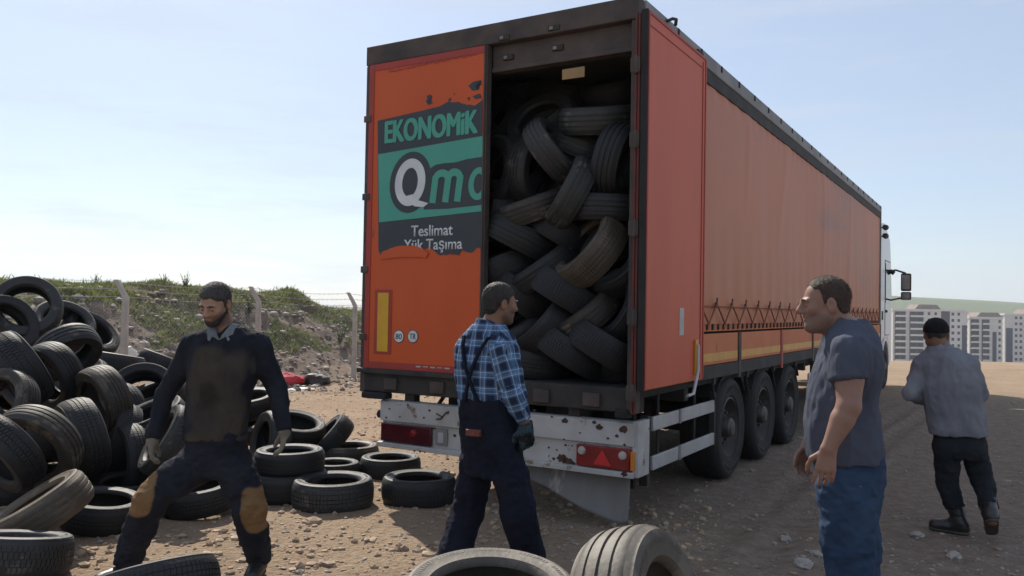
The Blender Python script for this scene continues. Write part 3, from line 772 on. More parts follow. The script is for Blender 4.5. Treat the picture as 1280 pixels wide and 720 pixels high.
def logo_m():
    b = MB()
    P_ = lambda x, y: tl(x, y, -.035)
    w_ = .064
    def stroke(pts, w0=w_):
        pts = [Vector(p) for p in pts]; L_ = []; R2 = []
        for i, p in enumerate(pts):
            d = (pts[min(i + 1, len(pts) - 1)] - pts[max(i - 1, 0)]).normalized(); nn = Vector((-d.y, d.x)) * w0 / 2; L_.append(p + nn); R2.append(p - nn)
        return [tuple(p) for p in L_ + R2[::-1]]
    x0, zb = P_(541, 254); x1, _ = P_(557, 252); x2, _ = P_(572, 250)
    h = .265; sl_ = .03
    out = []
    for xa, hh in ((x0, h), (x1, h * .96), (x2, h * .96)):
        arc = [(xa, zb), (xa + sl_ * .5, zb + hh * .45), (xa + sl_, zb + hh * .86)]
        out.append(stroke(arc))
    for xa, xc in ((x0, x1), (x1, x2)):
        r_ = (xc - xa) / 2; arc = [(xa + sl_ * .9 + r_ - r_ * math.cos(t), zb + h * .72 + h * .22 * math.sin(t)) for t in [math.pi * i / 12 for i in range(13)]]
        out.append(stroke(arc, .062))
    return out
for i, s_ in enumerate(logo_m()): flat('logo_letter', s_, -.0420 - .0004 * i, M_TEAL, door, .003)
ox, oz = tl(596, 228, -.035)
ring('logo_letter', ox + .02, oz - .012, .098, .135, .046, .082, -.0424, M_TEAL, clip=XR)
# reflective strip, stickers
x0, z0 = tl(467, 442, -.035); x1, z1 = tl(490, 362, -.035)
b = MB(); b.box((x0, -.0345, z0), (x1, -.0325, z1)); part('strip_border', b, M_REDP, door, 0)
x0, z0 = tl(471, 439, -.035); x1, z1 = tl(486, 366, -.035)
b = MB(); b.box((x0, -.0375, z0), (x1, -.0355, z1)); part('reflective_strip', b, M_YEL, door, 0)
for px, py, s_ in ((498.5, 420.5, '80'), (516, 420.5, 'TR')):
    x, z = tl(px, py, -.035)
    flat('sticker', oval(x, z, .056, .056, 28), -.0345, M_SLATE, door, .002)
    flat('sticker', oval(x, z, .050, .050, 28), -.0365, M_TWH, door, .002)
    text('lettering', M_SLATE, door, s_, x - .034, x + .034, z - .024, z + .024, -.0395, offset=0)
b = MB()
for i in range(5): 
    xx_ = tl(520 + i * 9, 455, -.035)[0]; b.box((xx_, -.0378, DZ0 + .035 + .004 * (i % 2)), (xx_ + .05, -.0362, DZ0 + .047))
part('paint_scrape', b, M_WHT, door, 0)

# right rear door, swung round and folded against the side
OX = W + .075
odoor = pbox('rear_door', (OX - .025, -.06, ZB - .01), (OX + .025, 1.285, 3.86), M_ORP, bevel=.006)
b = MB()
b.box((OX + .026, -.058, ZB), (OX + .031, -.035, 3.85)); b.box((OX + .026, 1.19, ZB), (OX + .031, 1.20, 3.80)); b.box((OX + .026, 1.26, ZB), (OX + .031, 1.284, 3.85)); b.box((OX + .026, -.034, 3.83), (OX + .031, 1.259, 3.85)); b.box((OX + .026, -.034, 3.745), (OX + .030, 1.189, 3.753))
part('door_frame', b, M_REDP, odoor, 0)
for xx_ in (W + .006, W + .03):
    b = MB(); b.tube([(xx_, -.055, ZB - .18), (xx_, -.055, 3.84)], .011, 8); part('lock_rod', b, M_DRED, odoor, 0)
b = MB(); b.box((W + .003, -.045, ZB), (W + .048, -.02, 3.84)); b.box((OX - .026, -.075, ZB - .01), (OX + .027, -.061, 3.86)); part('door_seal', b, M_RUB, odoor)
for z in (1.0, 1.55, 2.2, 2.85, 3.4):
    b = MB(); b.box((W - .03, -.085, z), (OX - .028, -.0765, z + .11)); b.tube([(W + .018, -.08, z - .01), (W + .018, -.08, z + .12)], .018, 8); part('hinge', b, M_DKF, odoor)
def side(px, py, xt):
    o = W2T(Vector((0, 0, EYE))); d = ray(px, py); d = Vector((d.dot(TRT), d.dot(TFW), d.z)); t = (xt - o.x) / d.x; p = o + d * t; return p.y, p.z
ya, za = side(845, 419, OX); yb, zb_ = side(851, 385, OX)
b = MB(); b.box((OX + .0262, ya, za), (OX + .028, yb, zb_)); part('sticker', b, M_WHT, odoor, 0)
b = MB(); ya, za = side(868, 432, OX + .03); b.box((OX + .026, ya, 1.13), (OX + .045, ya + .07, 1.42)); part('lock_plate', b, M_TAPE, odoor)
b = MB(); b.tube([(OX + .05, ya + .04, 1.38), (OX + .055, ya + .03, 1.16), (OX + .06, ya - .10, .98), (OX + .05, ya - .22, .97)], .014, 8); part('lock_handle', b, M_ALU, odoor, 0)
b = MB(); b.tube([(W + .02, .52, H - .02), (W + .06, .54, H + .0), (W + .07, .60, H + .01), (W + .05, .64, H - .02)], .014, 6); b.box((W + .0, 1.22, H - .10), (W + .05, 1.36, H - .05)); part('roof_hook', b, M_BLK, None, 0)

# side curtain with folds
def curtain(sx):
    ny_, nz_ = 260, 56; y0, y1, z0, z1 = 1.30, LEN - .05, 1.50, H - .20
    Y, Z = np.meshgrid(np.linspace(y0, y1, ny_), np.linspace(z0, z1, nz_), indexing='ij'); f = (Z - z0) / (z1 - z0)
    P = np.stack([Y.ravel() * 1.1, Z.ravel() * .35, 0 * Y.ravel()], -1)
    bil = .11 * fbm(P * .45, 3, 41) + .015 * fbm(P * [1.0, .4, 1] , 2, 43)
    bil = bil.reshape(Y.shape) * np.sin(np.pi * np.clip(f, 0, 1)) ** .6
    bil += .007 * np.sin(Y * 2 * np.pi / .45 + 2 * f) * np.exp(-f * 4) + .008 * np.exp(-((Y + .25 * (1 - f) - 3.1) / .09) ** 2) * (f > .35) * sstep(.35, .7, f)
    bil += .010 * np.exp(-((Y + .8 * (1 - f) - 4.9) / .12) ** 2) * sstep(.2, .8, f) + .008 * np.exp(-((Y - 7.3) / .10) ** 2) * sstep(.1, .6, f) + .009 * np.exp(-((Y - .5 * f - 9.3) / .14) ** 2)
    bil += .004 * np.sin(Y * 2 * np.pi / .31 + 3 * np.sin(Y * 1.3)) * sstep(.88, 1, f)
    v = np.stack([sx * (W - .012 + bil), Y, Z], -1).reshape(-1, 3)
    i, j = np.meshgrid(np.arange(ny_ - 1), np.arange(nz_ - 1), indexing='ij'); q_ = (i * nz_ + j).ravel()
    o = link_mesh('side_curtain', np_mesh('side_curtain', v, np.stack([q_, q_ + nz_, q_ + nz_ + 1, q_ + 1], -1), M_CURT), lorry)
    md = o.modifiers.new('thick', 'SOLIDIFY'); md.thickness = .004; md.offset = 0
curtain(1); curtain(-1)
pbox('added_shade_panel', (-W + .075, .13, 1.1), (-W + .085, LEN - .1, H - .07), M_INT)  # dark sheets added over the curtain backs to darken the hold
pbox('added_shade_panel', (W - .085, .13, 1.1), (W - .075, LEN - .1, H - .07), M_INT)
# hem, lashing zigzag and buckles
b = MB(); b.box((W - .02, 1.32, 1.475), (W + .006, LEN - .06, 1.53)); part('curtain_hem', b, M_BOARD)
b = MB(); b.box((W + .002, 1.32, 1.70), (W + .007, LEN - .06, 1.712)); part('curtain_band', b, M_ROPE, bevel=0)
n_b = 24; dy = (LEN - 1.6) / n_b
b = MB()
for i in range(n_b):
    y = 1.42 + i * dy
    b.tube([(W + .022, y, 1.735), (W + .026, y + dy * .5, 1.545)], .008, 5); b.tube([(W + .026, y + dy * .5, 1.545), (W + .022, y + dy, 1.735)], .008, 5)
part('lashing_rope', b, M_ROPE, bevel=0)
for i in range(n_b):
    y = 1.42 + i * dy
    b = MB(); b.tube([(W + .016, y, 1.69), (W + .026, y, 1.79)], .008, 5); b.box((W + .008, y - .018, 1.70), (W + .03, y + .018, 1.745)); part('hook', b, M_BUCK, bevel=0)
    for fr in (.17, .5, .83): b = MB(); b.box((W + .008, y + dy * fr - .020, 1.49), (W + .026, y + dy * fr + .020, 1.545)); part('buckle', b, M_BUCK, bevel=0)
# side boards with yellow reflective bands, stake posts
edges = [1.32, 2.72, 4.55, 6.4, 8.25, 10.1, 11.9, LEN - .05]
for i in range(len(edges) - 1):
    y0, y1 = edges[i] + .05, edges[i + 1] - .05
    o = pbox('side_board', (W - .02, y0, 1.17), (W + .012, y1, 1.455), M_BOARD)
    b = MB(); b.box((W + .0125, y0 + .02, 1.20), (W + .016, y1 - .02, 1.275)); part('reflective_tape', b, M_TAPE, o, 0)
    b = MB(); b.box((W - .02, edges[i + 1] - .045, 1.0), (W + .024, edges[i + 1] + .045, 1.46)); part('stake_post', b, M_REDP if i % 2 else M_DKF)
pbox('side_rail', (W - .08, 1.30, 1.04), (W + .018, LEN, 1.165), M_BLK)
pbox('side_rail', (-W - .018, .1, 1.04), (-W + .08, LEN, 1.165), M_BLK)
for i in range(10):
    y = 1.9 + i * 1.15; b = MB(); b.box((W - .02, y, .98), (W + .01, y + .05, 1.038)); b.tube([(W - .01, y + .02, .99), (W + .01, y + .05, .80)], .008, 5); part('rail_bracket', b, M_BLK, bevel=0)

# chassis
for sx in (-1, 1):
    b = MB(); x0, x1 = sorted((sx * .42, sx * .56)); b.box((x0, .3, .72), (x1, LEN - .2, .98)); part('chassis_rail', b, M_BLK)
b = MB()
for y in (.35, 1.4, 3.2, 4.5, 6.4, 8.4, 10.4, 12.4): b.box((-W + .1, y, .86), (W - .1, y + .1, .975))
part('cross_member', b, M_BLK)
for y in (1.0,): 
    b = MB(); b.tube([(-.72, y, .62), (.72, y, .62)], .17, 18); part('air_tank', b, M_BLK)
AX = (2.56, 3.87, 5.18)
wh_c, wh_t = tyre_meshes('lorry', .515, .37, .30, 'worn', [M_RUB], n=72)
def wheel(x, y, z, sx, parent=lorry, R_s=1.0):
    root = bpy.data.objects.new('wheel', None); COL.objects.link(root); root.parent = parent; root.location = (x, y, z); root.rotation_euler = (0, math.pi / 2 * sx, 0); root.scale = (R_s,) * 3
    link_mesh('tyre', wh_c, root); link_mesh('tread', wh_t, root)
    b = MB(); b.lathe([(.305, .165), (.29, .17), (.285, .14), (.27, .10), (.25, .05), (.21, .04), (.19, .075), (.13, .09), (.12, .085), (.12, -.1), (.29, -.12), (.30, -.16)], 40)
    b.build('rim', M_HUB, root)
    b = MB(); b.lathe([(.001, .21), (.07, .205), (.095, .18), (.105, .08)], 24)
    for k in range(10):
        a = 2 * math.pi * k / 10; b.tube([(.165 * math.cos(a), .165 * math.sin(a), .07), (.165 * math.cos(a), .165 * math.sin(a), .115)], .016, 6)
    for k in range(8):
        a = 2 * math.pi * (k + .5) / 8; ca, sa = math.cos(a), math.sin(a)
        b.add([(.225 * ca - .03 * sa, .225 * sa + .03 * ca, .052), (.225 * ca + .03 * sa, .225 * sa - .03 * ca, .052), (.255 * ca + .03 * sa, .255 * sa - .03 * ca, .07), (.255 * ca - .03 * sa, .255 * sa + .03 * ca, .07)], [(0, 1, 2, 3)])
    b.build('hub', mk('hub_steel', (.06, .055, .05), (.12, .11, .10), 12, rough=.5, metal=.4) if 'hub_steel' not in bpy.data.materials else bpy.data.materials['hub_steel'], root)
    return root
for y in AX:
    for sx in (-1, 1): wheel(sx * (W - .20), y, .505, sx)
    b = MB(); b.tube([(-W + .4, y, .505), (W - .4, y, .505)], .075, 12); b.box((-.5, y - .09, .55), (-.4, y + .09, .75)); b.box((.4, y - .09, .55), (.5, y + .09, .75)); part('axle', b, M_BLK)
for sx in (-1, 1):
    x0, x1 = sorted((sx * (W - .02), sx * (W - .42)))
    for y in AX:
        b = MB(); arc = [(y + .60 * math.cos(t), .52 + .60 * math.sin(t)) for t in [math.pi * (.18 + .64 * i / 12) for i in range(13)]]
        arc2 = [(y + .585 * math.cos(t), .52 + .585 * math.sin(t)) for t in [math.pi * (.18 + .64 * i / 12) for i in range(13)]]
        b.prism([(p[0], min(p[1], 1.035)) for p in arc] + [(p[0], min(p[1], 1.02)) for p in arc2[::-1]], x0, x1, 'x'); part('mudguard', b, M_RUB, bevel=0)
# side underrun guard at the rear
for sx in (1,):
    sg = bpy.data.objects.new('side_guard', None); COL.objects.link(sg); sg.parent = lorry
    for z in (.47, .775):
        b = MB(); b.box((W - .035, .42, z - .055), (W - .008, 1.98, z + .055)); b.build('rail', M_ALU, sg, bevel=.006)
        b = MB(); b.box((W - .007, 1.0, z - .058), (W - .002, 1.05, z + .058)); b.build('clamp', M_GRY, sg, bevel=0)
    b = MB(); b.box((W - .10, .36, .30), (W - .03, .415, .84)); b.build('post', M_BLK, sg, bevel=.006)
    b = MB(); b.box((W - .06, 1.985, .40), (W - .01, 2.02, .90)); b.build('bracket', M_BLK, sg, bevel=0)
    for yy_ in (.62, 1.52): b = MB(); b.tube([(W - .05, yy_, .45), (W - .05, yy_, 1.0)], .012, 6); b.build('stay', M_BLK, sg, bevel=0)
for y0, y1 in ((6.3, 10.6),):
    sg = bpy.data.objects.new('side_guard', None); COL.objects.link(sg); sg.parent = lorry
    for z in (.47, .775):
        b = MB(); b.box((W - .035, y0, z - .055), (W - .008, y1, z + .055)); b.build('rail', M_ALU, sg, bevel=.006)
    b = MB(); b.box((W - .12, y0 + .6, .38), (W - .04, y0 + .7, 1.0)); b.box((W - .12, y1 - .7, .38), (W - .04, y1 - .6, 1.0)); b.build('post', M_BLK, sg)
pbox('mud_panel', (W - .38, .30, .28), (W - .12, .345, .86), M_RUB)
for sx in (-.85, .85):
    b = MB(); b.box((sx - .07, 10.9, .25), (sx + .07, 11.04, .95)); b.box((sx - .15, 10.85, .15), (sx + .15, 11.1, .18)); part('landing_leg', b, M_BLK)

# rear bumper with its lamps
BX0 = tl(478, 520, .03)[0]; BX1 = tl(795, 560, .03)[0]; BZ0, BZ1 = .435, .83
bump = bpy.data.objects.new('bumper', None); COL.objects.link(bump); bump.parent = lorry
b = MB(); b.prism([(.0, .655), (.0, .82), (.02, .832), (.10, .832), (.10, .82), (.02, .82), (.016, .655)], BX0, BX1, 'x'); b.build('upper_beam', M_WHT, bump, bevel=.003)
b = MB(); b.box((BX0 + .01, .028, .455), (BX1 - .03, .05, .654)); b.build('lamp_plate', M_WHT, bump, bevel=.003)
b = MB(); b.prism([(-.02, .425), (-.02, .465), (.027, .468), (.03, .454), (.08, .454), (.08, .425)], BX0 - .02, BX1 + .0, 'x'); b.build('lower_beam', M_WHT, bump, bevel=.004)
b = MB(); b.box((BX1 - .02, .005, .43), (BX1 + .03, .22, .84)); b.build('end_plate', M_WHT, bump, bevel=.004)
b = MB(); b.tube([(BX0 - .001, .04, .70), (BX0 - .045, .04, .70)], .035, 14); b.build('rubber_stop', M_RUB, bump)
def lamp(x0, x1, dark):
    o = MB(); o.box((x0, -.008, .475), (x1, .026, .635)); lo = o.build('tail_light', M_RDK if dark else M_RLENS, bump, bevel=.008)
    s_ = 1 if not dark else -1
    return lo
pxw = lambda px: tl(px, 570, .02)[0]
la = lamp(BX0 + .015, tl(541, 530, .02)[0], True)
lb = lamp(pxw(722), pxw(789), False)
# discs, triangle and amber end as bumper sub-parts
def disc(x, z, r_, mat):
    b = MB(); b.lathe([(.0005, .018), (r_ * .8, .014), (r_, 0)], 24, M=Matrix.Translation((x, -.0085, z)) @ Matrix.Rotation(R_(90), 4, 'X')); b.build('lamp_lens', mat, bump)
disc(pxw(729), .59, .033, M_LAMPC); disc(pxw(780), .585, .033, M_LAMPC)
x_, z_ = tl(519, 527, .02); disc(x_, .57, .035, M_RLENS)
x_ = pxw(755); b = MB(); b.prism([(x_ - .075, .495), (x_ + .075, .495), (x_, .61)], -.018, -.0095, 'y'); b.build('reflector', M_RBR, bump, bevel=.004)
b = MB(); b.box((BX1 - .028, -.010, .48), (BX1 + .005, .004, .62)); b.build('side_marker', M_AMB, bump, bevel=.004)
x_, z_ = tl(552, 545, .02); b = MB(); b.box((x_ - .06, .012, .49), (x_ + .06, .0265, .63)); b.build('plate_holder', M_GRY, bump, bevel=.004)
b = MB(); b.box((x_ - .028, .004, .515), (x_ + .028, .0115, .60)); b.build('plate_lamp', M_ALU, bump)
b = MB(); b.tube([(tl(546, 510, 0)[0], -.006, .71), (tl(552, 520, 0)[0], -.008, .72), (tl(558, 512, 0)[0], -.006, .775), (tl(562, 508, 0)[0], -.004, .785)], .006, 5); b.tube([(tl(546, 510, 0)[0], -.006, .76), (tl(553, 516, 0)[0], -.006, .735)], .005, 5); b.build('wire_hook', M_BLK, bump)
M_RUST = mk('rust', (.10, .05, .03), (.05, .03, .022), 14, rough=.9, bump=.3)
rr = random.Random(15)
def rust(px, py, s_, yy_=-.003):
    x, z = tl(px, py, 0); poly = [(x + s_ * rr.uniform(.55, 1.1) * math.cos(t), z + s_ * .8 * rr.uniform(.5, 1.1) * math.sin(t)) for t in [2 * math.pi * k / 16 for k in range(16)]]
    flat('rust_patch', poly, yy_, M_RUST, bump, .002)
for px, py, s_ in ((706, 526, .030), (749, 534, .034), (743, 528, .02), (779, 537, .04), (771, 545, .016), (690, 521, .012), (668, 513, .014), (760, 548, .012), (725, 541, .010), (640, 520, .014), (530, 522, .012), (500, 521, .01), (560, 517, .011), (781, 556, .014), (705, 549, .01), (510, 506, .012), (537, 513, .014), (487, 511, .012), (483, 522, .012)): rust(px, py, s_)
for px, py, s_ in ((700, 574, .05), (708, 577, .045), (690, 574, .018), (566, 545, .02), (570, 530, .014), (575, 552, .02), (541, 536, .014), (543, 548, .016), (684, 560, .012), (694, 563, .010), (715, 580, .02), (705, 557, .012), (713, 558, .009)): rust(px, py, s_, .0255)
for px, py, s_ in ((520, 563, .012), (527, 564, .015), (533, 565, .010), (782, 592, .03)): rust(px, py, s_, -.023)
for x in (-.8, .8): pbox('bumper_bracket', (x - .05, .05, .46), (x + .05, .14, .9), M_BLK)
b = MB(); p0 = tl(500, 497, .5); b.tube([(BX0 + .16, .5, .62), (BX0 + .34, .55, .9)], .02, 8); part('stay', b, M_BLK)
# torn grey rubber apron hanging under the bumper
def apron():
    n1, n2 = 50, 16; v = []
    xa_, xb_ = tl(600, 580, .09)[0], tl(787, 600, .09)[0]
    for i in range(n1):
        t = i / (n1 - 1); x = xa_ + (xb_ - xa_) * t
        hgt = np.interp(t, [0, .3, .5, .75, .95, 1], [.10, .14, .20, .33, .40, .37])
        for j in range(n2):
            f = j / (n2 - 1); v.append((x + .01 * f * math.sin(9 * t), .10 - .05 * f * f * t + .03 * f * math.sin(5 * t + 1.5), .46 - hgt * f))
    f = [[i * n2 + j, (i + 1) * n2 + j, (i + 1) * n2 + j + 1, i * n2 + j + 1] for i in range(n1 - 1) for j in range(n2 - 1)]
    o = link_mesh('mudflap', np_mesh('mudflap', np.array(v), np.array(f), M_MUD), lorry); md = o.modifiers.new('thick', 'SOLIDIFY'); md.thickness = .006
apron()

# tractor cab
cabr = bpy.data.objects.new('cab', None); COL.objects.link(cabr); cabr.parent = lorry
CW = 1.25; Y0, Y1 = 14.05, 16.25
prof = [(Y0, 1.05), (Y0, 3.35), (Y0 + .25, 3.72), (Y0 + .9, 3.78), (Y1 - .35, 3.45), (Y1 - .18, 2.95), (Y1 - .02, 2.0), (Y1, 1.5), (Y1, .55), (Y1 - .45, .45), (Y1 - .5, .9), (Y1 - .75, 1.12), (Y0 + .65, 1.12), (Y0 + .45, 1.05)]
b = MB(); b.prism(prof, -CW, CW, 'x'); b.build('cab_shell', M_CABW, cabr, bevel=.05)
b = MB(); b.prism([(Y0 + .95, 1.95), (Y0 + .95, 2.85), (Y1 - .32, 2.85), (Y1 - .14, 2.1), (Y1 - .5, 1.95)], CW + .003, CW + .012, 'x'); b.build('side_window', M_DGL, cabr)
b = MB(); b.prism([(-CW + .1, 2.05), (CW - .1, 2.05), (CW - .2, 2.9), (-CW + .2, 2.9)], Y1 - .1, Y1 + .004, 'y'); b.build('windscreen', M_DGL, cabr)
b = MB()
for pts in ([(Y0 + .88, 1.2), (Y0 + .88, 2.92)], [(Y0 + .88, 2.92), (Y1 - .30, 2.92)], [(Y0 + .88, 1.2), (Y1 - .6, 1.2)]): b.tube([(CW + .002, p[0], p[1]) for p in pts], .008, 5)
b.build('door_gap', M_BLK, cabr)
b = MB(); b.box((CW + .003, Y0 + .98, 1.72), (CW + .03, Y0 + 1.14, 1.78)); b.build('door_handle', M_BLK, cabr)
b = MB(); b.box((CW + .0, Y0 + .35, 1.55), (CW + .012, Y0 + .5, 1.75)); b.build('vent', M_BLK, cabr)
b = MB(); b.prism([(Y0 + .5, .42), (Y0 + .5, 1.03), (Y0 + .75, 1.04), (Y0 + .75, .42)], CW - .35, CW + .0, 'x'); b.build('step_panel', M_CABW, cabr, bevel=.02)
b = MB(); arc = [(14.98 + .62 * math.cos(t), .52 + .62 * math.sin(t)) for t in [math.pi * i / 14 for i in range(15)]]; arc2 = [(14.98 + .56 * math.cos(t), .52 + .56 * math.sin(t)) for t in [math.pi * i / 14 for i in range(15)]]
b.prism(arc + arc2[::-1], CW - .4, CW + .02, 'x'); b.build('wheel_arch', M_CABW, cabr)
b = MB(); b.prism([(Y0 - .02, 1.25), (Y0 - .02, 3.3), (Y0 + .12, 3.45), (Y0 + .12, 1.25)], CW - .1, CW + .015, 'x'); b.build('air_deflector', M_CABW, cabr, bevel=.02)
for sx in (-1, 1):
    mr_ = bpy.data.objects.new('mirror', None); COL.objects.link(mr_); mr_.parent = lorry
    X = sx * (CW + .34); ym = 15.95
    b = MB(); b.tube([(sx * CW, ym, 2.72), (sx * (CW + .12), ym - .04, 2.74), (X, ym, 2.66)], .022, 8); b.tube([(sx * CW, ym, 2.02), (X, ym, 2.10)], .02, 8); b.tube([(sx * CW, ym - .06, 2.72), (sx * (CW + .09), ym - .06, 2.66)], .05, 8); b.build('mirror_arm', M_BLK, mr_)
    b = MB(); b.box((X - .11, ym - .06, 2.24), (X + .11, ym + .08, 2.66)); b.box((X - .11, ym - .05, 2.03), (X + .11, ym + .08, 2.22)); b.build('mirror_housing', M_BLK, mr_, bevel=.03)
    b = MB(); b.box((X - .085, ym - .066, 2.28), (X + .085, ym - .0605, 2.62)); b.box((X - .085, ym - .056, 2.06), (X + .085, ym - .0505, 2.19)); b.build('mirror_glass', M_GLM, mr_)
for dz in (0, .19):
    b = MB(); b.tube([(CW - .05, Y0 + .2, 3.40 + dz), (CW + .10, Y0 + .2, 3.42 + dz)], .016, 6); b.tube([(CW + .08, Y0 + .1, 3.42 + dz), (CW + .08, Y0 + .28, 3.42 + dz)], [.05, .065], 12); b.build('spot_lamp', M_BLK, cabr)
for sx in (-1, 1):
    wheel(sx * (CW - .18), 14.98, .5, sx); wheel(sx * (CW - .2), 11.75, .5, sx)
    b = MB(); b.box((sx * .42 - .05, 11.1, .6), (sx * .42 + .05, 16.0, .85)); part('tractor_rail', b, M_BLK)
b = MB(); b.tube([(W - .45, 12.6, .7), (W - .45, 13.9, .7)], .3, 24); part('fuel_tank', b, M_ALU)
b = MB(); b.tube([(-W + .45, 12.6, .7), (-W + .45, 13.9, .7)], .3, 24); part('fuel_tank', b, M_ALU)
b = MB(); b.box((-.6, 11.2, .92), (.6, 12.6, .98)); part('fifth_wheel', b, M_BLK)
# ------------------------------------------------------------------ loose tyres
def tyre_mat(name, base, dust, amt, scale=5):
    return mk(name, base, tuple(x * 1.5 for x in base), scale, rough=.62, bump=.12, bscale=40, spots=dust, spot_scale=scale * 1.1, spot_at=amt, rand=.35, spec=.45, detail=7)
MT = {
    'black': tyre_mat('tyre_black', (.012, .012, .013), (.045, .041, .037), .68),
    'dusty': tyre_mat('tyre_dusty', (.021, .021, .021), (.078, .072, .064), .58),
    'brown': tyre_mat('tyre_brown', (.038, .032, .026), (.13, .107, .080), .54),
    'tan': tyre_mat('tyre_tan', (.082, .064, .045), (.14, .11, .078), .52),
    'pale': tyre_mat('tyre_pale', (.066, .056, .046), (.125, .107, .087), .50, 4),
}
R0 = .32
KINDS = {'rib': (.210, .205), 'block': (.215, .20), 'chevron': (.205, .21), 'worn': (.20, .205), 'wide': (.245, .22), 'van': (.20, .20)}
_tc = {}
def tyre_data(kind, mat):
    if (kind, mat) not in _tc:
        w, rim = KINDS[kind]
        tk = {'wide': 'block', 'van': 'worn'}.get(kind, kind)
        if kind not in _tc: _tc[kind] = tyre_meshes(kind, R0, w, rim, tk, [MT['black']])
        c, t = (m.copy() for m in _tc[kind])
        c.materials.clear(); c.materials.append(MT[mat]); t.materials.clear(); t.materials.append(MT[mat])
        _tc[(kind, mat)] = (c, t)
    return _tc[(kind, mat)]
trnd = random.Random(3)
def tyre(loc, axis, dia, kind, mat, label, group, squash=None):
    c, t = tyre_data(kind, mat)
    o = link_mesh('tyre', c); link_mesh('tread', t, o)
    o.location = loc
    q_ = Vector(axis).normalized().to_track_quat('Z', 'Y')
    o.rotation_mode = 'QUATERNION'; o.rotation_quaternion = q_ @ Matrix.Rotation(trnd.uniform(0, 6.28), 3, 'Z').to_quaternion()
    s_ = dia / (2 * R0); sq = squash or trnd.uniform(.95, 1.0)
    o.scale = (s_, s_ * sq, s_ * trnd.uniform(.95, 1.06))
    setp(o, label, 'tyre', group); return o
def ax(ang, out, tw=0.0):
    a, o_ = R_(ang), R_(out)
    v = Vector((-math.sin(a) * math.cos(o_), -math.sin(o_), math.cos(a) * math.cos(o_)))
    return Matrix.Rotation(R_(tw), 3, 'Z') @ v
def put(rows, group):
    for px, py, Y, ang, out, dia, kind, mat, label in rows:
        p = at(px, py, Y)
        a = ax(ang, out, -math.degrees(math.atan((px - 640) / FPX))); w = KINDS[kind][0] * dia / .64
        ext = abs(a.z) * w / 2 + math.sqrt(max(0, 1 - a.z * a.z)) * dia / 2
        g = float(ground_h([p.x], [p.y])[0])
        if p.z - ext < g + .06: p.z = g + ext - .012        # sits on the dirt
        tyre(p, a, dia, kind, mat, label, group)
G1 = 'scrap tyres heaped in the left pile'
